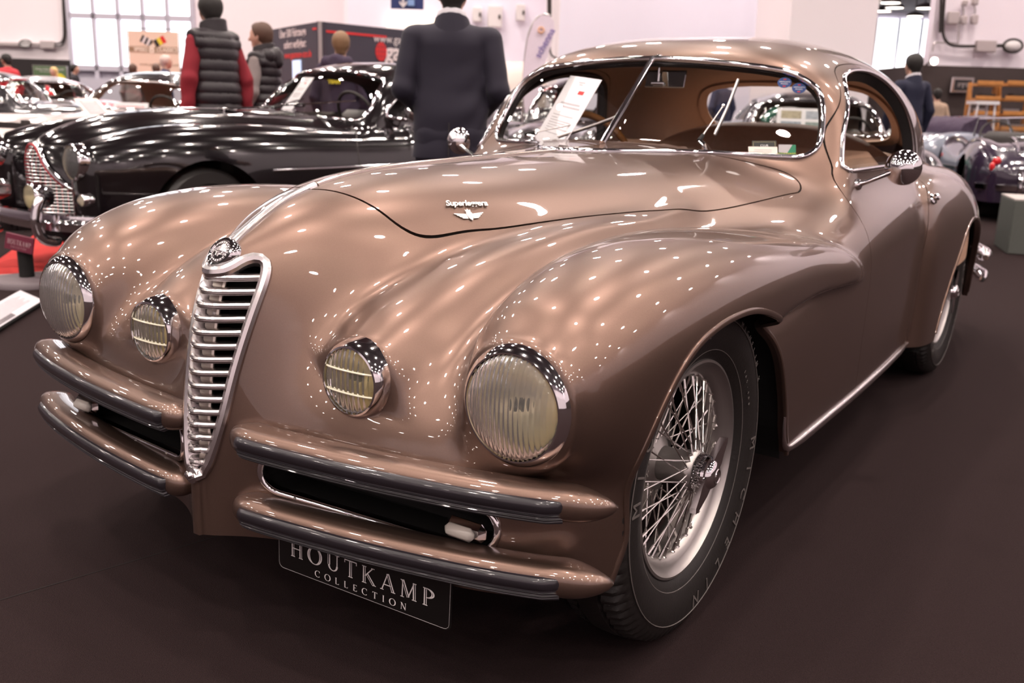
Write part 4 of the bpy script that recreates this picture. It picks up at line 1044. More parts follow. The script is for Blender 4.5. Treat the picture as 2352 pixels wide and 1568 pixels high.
def arch(cy, r, zc=.34, n=40): return np.array([(cy+r*math.cos(t), zc+r*math.sin(t)) for t in np.linspace(-.6, math.pi+.6, n)]+[(cy-r*.9, 0), (cy+r*.9, 0)])
def shell(c, f, root, paint, cell, lo, hi, zb=.22):
    S = skin(f, [-cell*2, *lo], hi, cell); S = S.cut(-S.V[:, 0])[0]; S.V[np.abs(S.V[:, 0]) < 1e-5, 0] = 0
    S = S.cut(zb-S.V[:, 2])[0]
    for a in c['arches']: S = S.cut(inside(S.V[:, [1, 2]], a, (S.V[:, 0] > .35) & (S.V[:, 2] < .85)))[1]
    for name, kind, o, m in c['glass']:
        o = spline(o, 60, True) if kind == 'side' else np.r_[spline(o, 40), (spline(o, 40)*[-1, 1])[::-1]]
        if kind == 'side': d = inside(S.V[:, [1, 2]], o, (S.V[:, 0] > .3) & (S.V[:, 2] > .6))
        elif kind == 'front': d = inside(S.V[:, [0, 2]], o, (S.V[:, 1] < m) & (S.V[:, 2] > .7) & (S.N[:, 1] < 0) & (S.V[:, 1] > .5))
        else: d = inside(S.V[:, [0, 2]], o, (S.V[:, 1] > m) & (S.V[:, 2] > .7))
        p, S = S.cut(d); p = p.offset(-.008)
        for q in ((p, p.mirror()) if kind == 'side' else (p.both(),)): q.mk(name, GLASS, root)
        if kind == 'side': P, N = drop(f, np.c_[np.zeros(len(o)), o], 0, 1.1, -.005)
        elif kind == 'front': P, N = drop(f, np.c_[o[:, 0], np.zeros(len(o)), o[:, 1]], 1, .45, .005)
        else: P, N = drop(f, np.c_[o[:, 0], np.zeros(len(o)), o[:, 1]], 1, hi[1], -.005)
        for sg in ((1, -1) if kind == 'side' else (1,)):
            G().sweep(P*[sg, 1, 1] if sg > 0 else (P*[-1, 1, 1])[::-1], N if sg > 0 else (N*[-1, 1, 1])[::-1], rnd(c.get('trim', .03), .012, 6), True).mk(name+'_trim', CHROME, root)
    S.rim(.02).both().mk('body_shell', paint, root)
    if c.get('house'):
        k = S.V[S.T].mean(1); k = (k[:, 2] > c['belt']) & (k[:, 1] > c['house']['y']) & (k[:, 1] < c['house']['end']); Skin(S.V, S.N, S.T[k]).clean().offset(-.03, True).both().mk('headlining', c.get('lining', TAN), root)
    g = G(); g.box((0, (c['y0']+c['y1'])/2, .27), (1.0, c['y1']-c['y0']-.5, .06)); g.mk('floor_pan', BLACK, root)
    return S
def road_wheel(root, x, y, r, rim_r, w=.16, m=None, spokes=False):
    sg = 1 if x > 0 else -1; W = empty('wheel', (x, y, r), parent=root); ax = (sg, 0, 0)
    G().lathe([(rim_r, -w/2), (r*.9, -w/2-.01), (r, -w*.35), (r, w*.35), (r*.93, w/2+.005), (rim_r*1.1, w/2+.01), (rim_r, w/2-.01)], 40, ax=ax).mk('tyre', TYRE, W)
    G().lathe([(rim_r, w/2-.01), (rim_r*.95, w/2-.005), (rim_r*.88, w/2-.03), (rim_r*.6, w/2-.05), (rim_r*.55, w/2-.01), (rim_r*.3, w/2+.01), (0, w/2+.015)], 36, ax=ax).mk('hub_cap', m or CHROME, W)
    G().box((-sg*.12, 0, 0), (.06, r*1.1, r*1.1)).mk('wheel_well', BLACK, W)
    return W
def lamp(root, name, c, r, ax=(0, -1, 0), depth=.08, lens=None):
    H = empty(name, c, parent=root)
    G().lathe([(r*.75, -depth), (r*.97, -depth*.5), (r*1.03, 0), (r*1.0, .012), (r*.92, .016), (r*.9, 0)], 32, ax=ax).mk('bezel', CHROME, H)
    G().lathe([(0, .035), (r*.4, .032), (r*.7, .024), (r*.9, .01)][::-1], 32, ax=ax).mk('lens', lens or LENSB, H)
    G().lathe([(r*.88, .0), (r*.6, -r*.35), (0, -r*.55)], 28, ax=ax).mk('reflector', SPEC, H)
    return H
LENSB = ribbed_glass('lamp_glass', (1., 1., .98), 30, .001)
BLK = mat('black_gloss_paint', (.006, .004, .005), .14, 0., 1., .015)
RED_E = mat('red_edge', (.45, .02, .03), .35)
# ---- black fastback beside the bronze coupe
BSC = .955*1.07; BPOS = (CAMP[0]+1.07*(-3.676-CAMP[0]), CAMP[1]+1.07*(1.841-CAMP[1]))
B = empty('black_coupe', (*BPOS, 0), math.radians(-5.1), 'glossy black fastback coupe with red-edged grille, left of the bronze coupe', 'car'); B.scale = (BSC,)*3
bc_ = dict(y0=-.70, y1=3.35, f0=-.60, fs=.80, nose_end=1.5, kh=.16,
  nose_y=[-.70, -.68, -.62, -.50, -.3, 0.05, .5, 1.0, 1.6], nose_w=[0, .08, .17, .28, .38, .46, .52, .58, .6], nose_t=[.70, .75, .81, .87, .93, .98, .995, .99, .985],
  hull_w=[(-.9, .66), (-.3, .76), (.5, .79), (1.5, .80), (2.4, .80), (3.0, .70), (3.4, .5)], hull_t=[(-.9, .55), (-.5, .66), (0, .76), (.8, .83), (1.6, .90), (2.4, .92), (3., .84), (3.4, .6)],
  lobes=[dict(y=[-.69, -.67, -.60, -.45, -.2, .2, .7, 1.4, 2.0, 2.4], x=[.50, .50, .505, .52, .55, .58, .60, .62, .62, .60], w=[0, .085, .125, .16, .19, .21, .20, .17, .16, .14], t=[.70, .78, .82, .86, .90, .915, .90, .875, .86, .80], c=.62, k=.12),
         dict(y=[1.75, 1.85, 2.1, 2.5, 2.9, 3.3], x=[.66, .65, .63, .61, .58, .52], w=[.02, .10, .17, .20, .18, .08], t=[.7, .80, .88, .90, .82, .6], c=.5, k=.14)],
  house=dict(y=1.20, z=.95, zc=.78, rake=.98, wrap=.42, end=3.3, t=[(1.0, 1.15), (1.5, 1.27), (1.75, 1.335), (2.1, 1.365), (2.5, 1.31), (2.9, 1.16), (3.3, .95)], w=[(1., .70), (1.6, .68), (2.2, .66), (2.8, .56), (3.3, .4)]),
  arches=[arch(0, .37), arch(2.51, .36)], belt=.94, lining=mat('grey_lining', (.10, .085, .08), .7),
  glass=[('windscreen', 'front', [(0, .965), (.4, .95), (.57, .945), (.605, 1.02), (.55, 1.17), (.47, 1.24), (.25, 1.275), (0, 1.285)], 1.9),
         ('side_window', 'side', [(1.52, .97), (1.68, 1.12), (1.82, 1.235), (2.1, 1.25), (2.35, 1.21), (2.5, 1.10), (2.52, .97), (2.0, .955)], 0)])
bf = classic(bc_); BS = shell(bc_, bf, B, BLK, .022, [-.9, .15], [.92, 3.5, 1.42])
def bfront(P, y0=-1.): return drop(bf, np.c_[P[:, 0], np.zeros(len(P)), P[:, 1]], 1, y0, .005)
gr = np.array([.70, 1.])*spline([(0, .775), (.06, .765), (.12, .72), (.19, .64), (.30, .555), (.40, .51), (.44, .46), (.43, .40), (.38, .375), (0, .365)], 40)
go = np.r_[gr, (gr*[-1, 1])[::-1][1:-1]]; P, N = bfront(np.c_[np.where(np.abs(go[:, 0]) < .01, .01, go[:, 0]), go[:, 1]])
GB = empty('grille', (0, 0, 0), parent=B)
G().sweep(P-[0, .012, 0], np.tile([0, -1., 0], (len(P), 1)), rnd(.030, .016, 8), True).mk('grille_surround', CHROME, GB)
G().sweep((P-[0, .02, 0])*[.94, 1, 1]+[0, 0, 0], np.tile([0, -1., 0], (len(P), 1)), rnd(.014, .012, 6), True).mk('red_edging', RED_E, GB)
q = P*[.97, 1, 1]; mk('grille_back', [tuple(p) for p in q-[0, .006, 0]], [tuple(range(len(q)))], BLACK, GB, False)
k = 0
for z in np.arange(.388, .76, .0195):
    w = .70*float(np.interp(z, [.365, .38, .42, .46, .5, .52], [.36, .39, .42, .43, .41, .40]))
    w = min(w, .70*float(np.interp(z, [.51, .555, .64, .72, .765], [.40, .30, .19, .12, .05]))) if z > .51 else w
    xs = np.linspace(-w+.015, w-.015, 13); p, _ = bfront(np.c_[np.where(np.abs(xs) < .01, .01, xs), xs*0+z]); p[:, 1] -= .016; G().tube(p, .0048, 6).mk('grille_bar', ALU, GB)
for xx in np.arange(-.252, .253, .028):
    zt = float(np.interp(abs(xx), [0, .035, .084, .133, .21, .28], [.765, .76, .72, .64, .555, .51]))-.012; zs_ = np.linspace(.385, zt, 6); p, _ = bfront(np.c_[xx*np.ones(6)+1e-3, zs_]); p[:, 1] -= .010; G().tube(p, .0022, 5).mk('grille_upright', RED_E, GB)
for sg in (1, -1):
    lamp(B, 'headlight', (.50*sg, -.695, .70), .100, depth=.16)
    lamp(B, 'fog_lamp', (.27*sg, -.83, .50), .072, depth=.10, lens=ribbed_glass('fog_glass_b', (1., .95, .75), 26, .001)); G().rod((.27*sg, -.80, .44), (.27*sg, -.76, .36), .012).mk('lamp_bracket', CHROME, B)
    lamp(B, 'side_light', (.60*sg, -.70, .50), .034, depth=.05)
    O = G().tube(spline([(.37*sg, -.74, .25), (.37*sg, -.83, .27), (.37*sg, -.865, .36), (.37*sg, -.845, .47), (.37*sg, -.81, .50)], 20), np.r_[.022, np.full(18, .030), .02], 12).mk('over_rider', CHROME, B)
xs = np.linspace(-.74, .74, 40); P = np.c_[xs, -.82+.26*np.abs(xs/.74)**2.6, xs*0+.36]
Nn = np.tile([0, -1., 0], (40, 1)); G().sweep(P, Nn, [(-.01, -.050), (.012, -.045), (.016, -.02), (.024, 0), (.016, .02), (.012, .045), (-.01, .050), (-.004, 0)]).mk('bumper', CHROME, B)
for y in (0, 2.51):
    for sg in (1, -1): road_wheel(B, .66*sg, y, .33, .22)
ys = np.linspace(-.5, 1.05, 30); P, N = drop(bf, np.c_[ys*0+.0, ys, ys*0], 2, 1.5, -.005); N = np.tile([0, 0, 1.], (30, 1)); G().sweep(P, N, rnd(.018, .006, 6)).mk('bonnet_strip', CHROME, B)
q = np.array([(0, -.70), (.25, -.45), (.37, 0), (.46, .6), (.52, 1.0), (.50, 1.13)]); 
for sg in (1, -1):
    P, N = drop(bf, np.c_[spline(q, 60), np.zeros(60)], 2, 1.5, -.005); G().sweep(P*[sg, 1, 1] if sg > 0 else (P*[-1, 1, 1])[::-1], N if sg > 0 else (N*[-1, 1, 1])[::-1], rnd(.006, .0015, 4)).mk('shut_line', DARK, B)
q = spline([(.86, .30), (.84, .55), (.86, .80), (.98, .90)], 30); P, N = drop(bf, np.c_[np.zeros(30), q+[.30, 0]], 0, 1.2, -.005); G().sweep(P, N, rnd(.008, .002, 4)).mk('shut_line', DARK, B)
P, N = drop(bf, np.array([[0, y, .64] for y in np.linspace(.42, 2.0, 40)]), 0, 1.2, -.005); G().sweep(P, N, rnd(.02, .010, 6)).mk('side_strip', CHROME, B)
Mi = empty('door_mirror', (0, 0, 0), parent=B); p, n_ = drop(bf, np.array([[0, 1.62, .90]]), 0, 1.2, -.005)
G().tube([p[0], p[0]+[.05, -.02, .05], p[0]+[.09, .02, .09]], .008, 8).mk('mirror_arm', CHROME, Mi); G().lathe([(0, -.04), (.03, -.034), (.05, -.012), (.054, .006), (.05, .012), (0, .011)], 28, c=p[0]+[.09, .03, .10], ax=(0, 1, 0)).mk('mirror_shell', CHROME, Mi)
for x in (-.25, .2):
    a, n_ = drop(bf, np.array([[x, 0, .965]]), 1, .5, .005); b, m_ = drop(bf, np.array([[x+.28, 0, 1.06]]), 1, .5, .005); W = empty('wiper', (0, 0, 0), parent=B); G().tube([a[0]+n_[0]*.01, a[0]+n_[0]*.03, b[0]+m_[0]*.02], .006, 8).mk('wiper_arm', CHROME, W)
G().box((0, 1.28, 1.03), (.10, .05, .03), bev=.01).mk('cowl_vent', CHROME, B)
for sg in (1, -1):
    Ss = empty('front_seat', (.33*sg, 1.85, .3), parent=B); GS = mat('grey_leather', (.16, .14, .13), .5)
    G().box((0, 0, .15), (.5, .5, .18), bev=.06).mk('seat_cushion', GS, Ss, angle=70); G().box((0, .30, .42), (.5, .14, .56), rotx(-.2), bev=.06).mk('seat_back', GS, Ss, angle=70)
Wb = empty('steering_wheel', (.33, 1.55, .96), parent=B); Wb.rotation_euler = (math.radians(-65), 0, 0); G().tube([(.19*math.cos(t), .19*math.sin(t), 0) for t in np.linspace(0, 2*math.pi, 40, endpoint=False)], .012, 8, True).mk('wheel_rim', DARK, Wb)
G().box((0, 1.52, .86), (1.2, .12, .16), bev=.03).mk('dashboard', DARK, B)
def bw_(x, z, h):
    P, N = drop(bf, np.array([[x, 0., z]]), 1, .9, .005); p = P[0]+N[0]*h; c, s_ = math.cos(math.radians(-5.1)), math.sin(math.radians(-5.1)); p = p*BSC
    return np.array([c*p[0]-s_*p[1]+BPOS[0], s_*p[0]+c*p[1]+BPOS[1], p[2]])
a, b, d_ = bw_(-.34, 1.03, -.06), bw_(-.16, 1.03, -.06), bw_(-.29, 1.25, -.02)
o, p, ux, uy, w, h = sheet('info_sheet', a, b, d_, 'white printed price sheet leaning inside the windscreen of the black coupe', 'paper', PAPER)
for yy, ww in ((.9, .3), (.65, .7), (.6, .6), (.5, .7), (.46, .7), (.42, .7), (.38, .5), (.3, .7)): G().prism([(w*(.5-ww/2), h*yy), (w*(.5+ww/2), h*yy), (w*(.5+ww/2), h*yy+.006), (w*(.5-ww/2), h*yy+.006)], p+np.cross(ux, uy)*.0006, ux, uy, .0005).mk('printed_line', INK, o, False)
G().prism([(w*.5, h*.8), (w*.62, h*.8), (w*.62, h*.84), (w*.5, h*.84)], p+np.cross(ux, uy)*.0006, ux, uy, .0006).mk('red_logo', RED, o, False)
# ---- cars further back, each built from the same kind of splines
def simple_car(name, label, loc, rz, paint, spec, cell=.042, roofless=False, arches=True, soft=None):
    R_ = empty(name, (loc[0], loc[1], 0), rz, label, 'car'); L = spec.get('L', 1.); h = spec.get('h', 1.)
    c = dict(y0=-.80, y1=3.35, f0=-.68, fs=.35, nose_end=1.4, kh=.15, belt=.90*h,
      nose_y=[-.80, -.78, -.70, -.5, -.2, .3, .9, 1.5], nose_w=[0, .14, .26, .38, .46, .54, .60, .62], nose_t=[v*h for v in (.58, .66, .72, .79, .84, .88, .90, .90)],
      hull_w=[(-.9, .62), (-.3, .76), (.5, .80), (1.5, .80), (2.4, .80), (3.0, .72), (3.4, .52)], hull_t=[(-.9, .5*h), (-.5, .66*h), (0, .74*h), (.8, .80*h), (1.6, .86*h), (2.4, .86*h), (3., .80*h), (3.4, .58*h)],
      lobes=[dict(y=[-.68, -.66, -.58, -.4, 0, .6, 1.2, 1.8], x=[.58, .58, .585, .60, .62, .64, .66, .66], w=[0, .09, .14, .17, .19, .17, .12, .06], t=[v*h for v in (.62, .72, .77, .82, .86, .85, .82, .76)], c=.5),
             dict(y=[1.75, 1.85, 2.1, 2.5, 2.9, 3.3], x=[.66, .65, .63, .61, .58, .52], w=[.02, .10, .17, .20, .18, .08], t=[v*h for v in (.7, .80, .87, .88, .80, .6)], c=.5)],
      arches=[arch(0, .36), arch(2.45, .36)], glass=[], trim=.03)
    if not roofless:
        c['house'] = dict(y=1.18, z=.90*h, zc=.72*h, rake=.62, wrap=.22, end=spec.get('end', 2.7), t=[(1.0, 1.05*h), (1.35, 1.20*h), (1.6, 1.29*h), (2.0, 1.32*h), (2.4, 1.26*h), (2.7, 1.10*h), (3.0, .95*h)], w=[(1., .68), (1.6, .66), (2.2, .64), (2.6, .58), (3., .5)])
        c['glass'] = [('windscreen', 'front', [(0, .92*h), (.4, .915*h), (.55, .92*h), (.58, 1.0*h), (.54, 1.13*h), (.46, 1.19*h), (.25, 1.22*h), (0, 1.225*h)], 1.75),
                      ('side_window', 'side', [(1.42, .91*h), (1.55, 1.05*h), (1.66, 1.18*h), (1.9, 1.21*h), (2.15, 1.18*h), (2.30, 1.05*h), (2.32, .92*h), (1.9, .905*h)], 0),
                      ('rear_window', 'back', [(0, .96*h), (.3, .97*h), (.42, 1.02*h), (.40, 1.10*h), (.3, 1.17*h), (0, 1.19*h)], 2.25)]
    if spec.get('mod'): spec['mod'](c)
    f = classic(c); shell(c, f, R_, paint, cell, [-.95, .12], [.95, 3.5, 1.45*h]); R_['f'] = 0
    for y in (0, 2.45):
        for sg in (1, -1): road_wheel(R_, .66*sg, y, .33, .2)
    for sg in (1, -1): lamp(R_, 'headlight', (.58*sg, -.68, .62*h), .085)
    for nm, yy, s_ in (('front_bumper', -.86, 1), ('rear_bumper', 3.42, -1)):
        xs = np.linspace(-.72, .72, 24); P = np.c_[xs, yy+s_*.30*np.abs(xs/.74)**2.4, xs*0+.38]; G().sweep(P, np.tile([0, -s_*1., 0], (24, 1)), [(-.01, -.045), (.02, -.03), (.025, .03), (-.01, .045)] if s_ > 0 else [(-.01, .045), (.025, .03), (.02, -.03), (-.01, -.045)]).mk(nm, CHROME, R_)
    for sg in (1, -1): G().ball((.60*sg, 3.25, .60*h), (.03, .035, .05)).mk('tail_lamp', mat('red_lens', (.6, .01, .015), .15, coat=1.), R_)
    for sg in (1, -1):
        S_ = empty('front_seat', (.33*sg, 1.75, .28), parent=R_); m = spec.get('seat', DARK); G().box((0, 0, .14), (.5, .5, .18), bev=.06).mk('seat_cushion', m, S_, angle=70); G().box((0, .30, .40), (.5, .14, .56), rotx(-.2), bev=.06).mk('seat_back', m, S_, angle=70)
    W = empty('steering_wheel', (.33, 1.42, .90*h), parent=R_); W.rotation_euler = (math.radians(-65), 0, 0); G().tube([(.19*math.cos(t), .19*math.sin(t), 0) for t in np.linspace(0, 2*math.pi, 32, endpoint=False)], .013, 8, True).mk('wheel_rim', DARK, W); G().rod((-.19, 0, 0), (.19, 0, 0), .01).mk('wheel_spoke', DARK, W)
    return R_, f
def along(R_, p): c, s_ = math.cos(R_.rotation_euler[2]), math.sin(R_.rotation_euler[2]); l = R_.location; return np.array([l[0]+c*p[0]-s_*p[1], l[1]+s_*p[0]+c*p[1], p[2]])
def root_at(P, rz, loc): c, s_ = math.cos(rz), math.sin(rz); return (P[0]-(c*loc[0]-s_*loc[1]), P[1]-(s_*loc[0]+c*loc[1]))
CREAM = mat('ivory_paint', (.66, .58, .55), .22, 0., 1.); CHAR = mat('charcoal_paint', (.018, .014, .018), .2, 0., 1.); NAVY = mat('dark_plum_paint', (.022, .012, .028), .2, 0., 1.)
GREY_B = mat('blue_grey_paint', (.20, .22, .27), .25, .1, 1.); GREEN = mat('deep_green_paint', (.02, .10, .07), .2, .1, 1.); SILV = mat('silver_grey_paint', (.34, .32, .34), .3, .4, 1.); REDP = mat('red_car_paint', (.50, .02, .03), .25, 0., 1.)
rz = math.radians(19); WCAR, wf = simple_car('ivory_hardtop', 'ivory two-seater with dark hardtop behind the black coupe, sign stand before it', root_at(px(300, 252, 10.6), rz, (0, 1.25)), rz, CREAM, dict(seat=mat('ivory_leather', (.62, .56, .52), .5)), .034)
g = G(); ys = np.linspace(1.45, 2.6, 24); xs = np.linspace(-.60, .60, 19); V = []
for y in ys:
    for x in xs: V.append((x, y, 0))
P, N = drop(wf, np.array(V), 2, 1.6, -.005); k = np.where(P[:, 2] > 1.16)[0]; ok = set(k.tolist()); P = P+N*.012
g.add(P, [(i*19+j, i*19+j+1, i*19+20+j, i*19+19+j) for i in range(23) for j in range(18) if {i*19+j, i*19+j+1, i*19+20+j, i*19+19+j} <= ok]); g.mk('hardtop_skin', CHAR, WCAR)
def tail_lights(c): pass
rz = math.radians(128); simple_car('dark_rear_engined_coupe', 'dark coupe seen from behind with a red reflector band, far left', root_at(px(-30, 225, 13.5), rz, (0, 1.9)), rz, CHAR, dict(h=1.0, end=3.2))[0]
R_ = bpy.data.objects['dark_rear_engined_coupe']; G().box((0, 3.30, .66), (1.25, .06, .07), bev=.02).mk('reflector_band', mat('red_lens', (.6, .01, .015), .15), R_, angle=40); G().box((0, 3.25, .93), (1.3, .5, .04), rotx(.18), bev=.015).mk('tail_spoiler', CHAR, R_, angle=40)
rz = math.radians(70); simple_car('grey_saloon', 'grey saloon whose nose shows behind the ivory hardtop car', root_at(px(150, 232, 16.5), rz, (0, .2)), rz, SILV, {})
rz = math.radians(100); simple_car('red_coupe', 'red car in the far row below the green poster', root_at(px(160, 220, 22.6), rz, (0, 1.5)), rz, REDP, {})
rz = math.radians(196); XK, xf = simple_car('dark_roadster', 'dark plum open roadster seen from behind at the right edge of the photo', root_at(px(2408, 392, 10.6), rz, (0, 3.0)), rz, NAVY, dict(h=1.0), .03, True)
for sg in (1, -1): G().tube(spline([(.34*sg, 3.38, .30), (.34*sg, 3.50, .36), (.34*sg, 3.48, .50), (.34*sg, 3.40, .56)], 14), .028, 10).mk('over_rider', CHROME, XK)
for sg in (1, -1):
    for y in (2.55, 2.85, 3.15): pass
    P, N = drop(xf, np.array([[.34*sg, y, 0] for y in np.linspace(2.35, 3.15, 14)]), 2, 1.5, -.005); G().tube(P+[0, 0, .05], .012, 8).mk('rack_rail', CHROME, XK)
for y in (2.4, 2.65, 2.9, 3.12): P, N = drop(xf, np.array([[x, y, 0] for x in np.linspace(-.34, .34, 9)]), 2, 1.5, -.005); G().tube(P+[0, 0, .05], .010, 8).mk('rack_bar', CHROME, XK)
for sg in (1, -1): lamp(XK, 'tail_lamp_pod', (.56*sg, 3.22, .66), .05, (0, 1, 0), lens=mat('red_lens', (.6, .01, .015), .15))
rz = math.radians(148); GB_, gf_ = simple_car('blue_grey_roadster', 'blue-grey open roadster with folded plum hood, beyond the bronze coupe on the right', root_at(px(2196, 412, 15.2), rz, (-.7, 2.45)), rz, GREY_B, {}, .036, True)
PLUM = mat('plum_canvas', (.055, .035, .065), .8, bump=(9, .02)); g = G(); V = []
for i in range(9):
    for k in range(15):
        a = math.pi*k/14; x = -.62+1.24*i/8; V.append((x, 2.05+.36*math.cos(a)+.03*math.sin(i*2.1), .86+.24*math.sin(a)*(1+.10*math.sin(i*1.7+k))))
g.add(V, [(i*15+k, i*15+15+k, i*15+16+k, i*15+k+1) for i in range(8) for k in range(14)]+[tuple(range(15)), tuple(120+k for k in range(15))[::-1]]).mk('folded_hood', PLUM, GB_)
for RR in (XK, GB_):
    q = [(-.56, 1.20, .88), (-.54, 1.30, 1.10), (0, 1.22, 1.13), (.54, 1.30, 1.10), (.56, 1.20, .88)]; G().tube(q, .016, 8).mk('windscreen_frame', CHROME, RR); mk('windscreen_glass', q, [(0, 1, 2), (0, 2, 4), (2, 3, 4)], GLASS, RR, False)
rz = math.radians(-52); simple_car('green_fastback', 'deep green car seen through the rear window of the bronze coupe', root_at(px(1735, 262, 14.6), rz, (0, 1.4)), rz, GREEN, dict(h=1.04))
rz = math.radians(25); DK, dkf = simple_car('dark_saloon', 'dark car with a picture sheet in its windscreen, beyond the rear window', root_at(px(1880, 268, 9.2), rz, (0, 1.25)), rz, CHAR, {}, .034)
rz = math.radians(15); simple_car('black_saloon', 'black saloon seen through the windscreen and side window of the bronze coupe', root_at(px(1345, 268, 11.6), rz, (0, 1.6)), rz, CHAR, dict(h=1.08), .034)
rz = math.radians(-70); simple_car('black_limousine', 'black car behind the man in the suit, roof just right of him', root_at(px(1210, 236, 20.4), rz, (0, 1.7)), rz, CHAR, dict(h=1.12))
# cream panel van far behind
VN = empty('cream_van', tuple(px(1195, 250, 24)[:2])+(0,), math.radians(-60), 'cream high van showing between the suited man and the bronze roof', 'van'); CRM = mat('cream_paint', (.76, .66, .60), .35, coat=.5)
G().box((0, 0, 1.18), (1.7, 3.6, 1.75), bev=.28).mk('van_body', CRM, VN, angle=70); G().box((0, -1.9, .75), (1.5, .8, .8), bev=.25).mk('van_nose', CRM, VN, angle=70)
for sg in (1, -1): G().box((.83*sg, -1.0, 1.5), (.05, .7, .5), bev=.02).mk('side_window', mat('dark_glass', (.03, .04, .05), .05, coat=1.), VN, angle=40)
G().box((0, -1.79, 1.5), (1.4, .05, .5), bev=.02).mk('windscreen', mat('dark_glass', (.03, .04, .05), .05), VN, angle=40)
for y in (-1.3, 1.2):
    for sg in (1, -1): road_wheel(VN, .72*sg, y, .34, .2)
# picture sheet in the dark saloon and papers in the ivory car
def wdrop(RR, f, x, z, h): P, N = drop(f, np.array([[x, 0., z]]), 1, .85, .005); return along(RR, P[0]+N[0]*h)
o, p, ux, uy, w, h = sheet('picture_sheet', wdrop(DK, dkf, -.38, .96, -.05), wdrop(DK, dkf, .12, .96, -.05), wdrop(DK, dkf, -.36, 1.17, -.03), 'white sheet with four small photographs in the dark saloon windscreen', 'paper', PAPER)
for i in range(2):
    for j in range(2): G().prism([(w*(.08+.46*i), h*(.08+.46*j)), (w*(.46+.46*i), h*(.08+.46*j)), (w*(.46+.46*i), h*(.42+.46*j)), (w*(.08+.46*i), h*(.42+.46*j))], p+np.cross(ux, uy)*.001, ux, uy, .001).mk('photo_print', mat('print_%d%d' % (i, j), ((.30, .33, .38), (.42, .36, .25), (.25, .30, .28), (.38, .40, .45))[i*2+j], .5, noise=(30, .5)), o, False)
o, p, ux, uy, w, h = sheet('paper_strip', wdrop(WCAR, wf, -.22, .925, -.04), wdrop(WCAR, wf, .22, .925, -.04), wdrop(WCAR, wf, -.21, 1.0, -.02), 'white strip with red lettering inside the ivory car windscreen', 'paper', PAPER)
text('strip_lettering', 'WWW.MOTOREN.DE', p+ux*w/2+uy*h/2, ux, uy, .035, mat('red_print', (.65, .03, .03), .5), o)
# ------------------------------------------------------------------ visitors, mostly seen from behind
def cone(x, y, z, a, b, ra, rb, sq=(1, 1, 1)):
    a = np.array(a, float); b = np.array(b, float); d = b-a; L = d @ d+1e-9
    t = np.clip(((x-a[0])*d[0]+(y-a[1])*d[1]+(z-a[2])*d[2])/L, 0, 1)
    return np.sqrt(((x-a[0]-t*d[0])/sq[0])**2+((y-a[1]-t*d[1])/sq[1])**2+((z-a[2]-t*d[2])/sq[2])**2)-(ra+(rb-ra)*t)
def chain(x, y, z, P, R_, k=.03, sq=(1, 1, 1)):
    d = None
    for i in range(len(P)-1):
        q = cone(x, y, z, P[i], P[i+1], R_[i], R_[i+1], sq); d = q if d is None else smin(d, q, k)
    return d
def solid(name, f, lo, hi, c, m, parent, cuts=(), rim=.012):
    S_ = skin(f, lo, hi, c)
    for h in cuts: S_ = S_.cut(h(*S_.V.T))[0]
    if cuts: E = S_.rim; S_ = S_.rim(rim)
    return S_.mk(name, m, parent)
SKINM = mat('skin', (.50, .29, .22), .5, noise=(20, .06)); HAIRM = mat('dark_hair', (.012, .009, .008), .6, noise=(80, .4), bump=(140, .004)); SHOE = mat('black_shoe', (.012, .010, .010), .35)
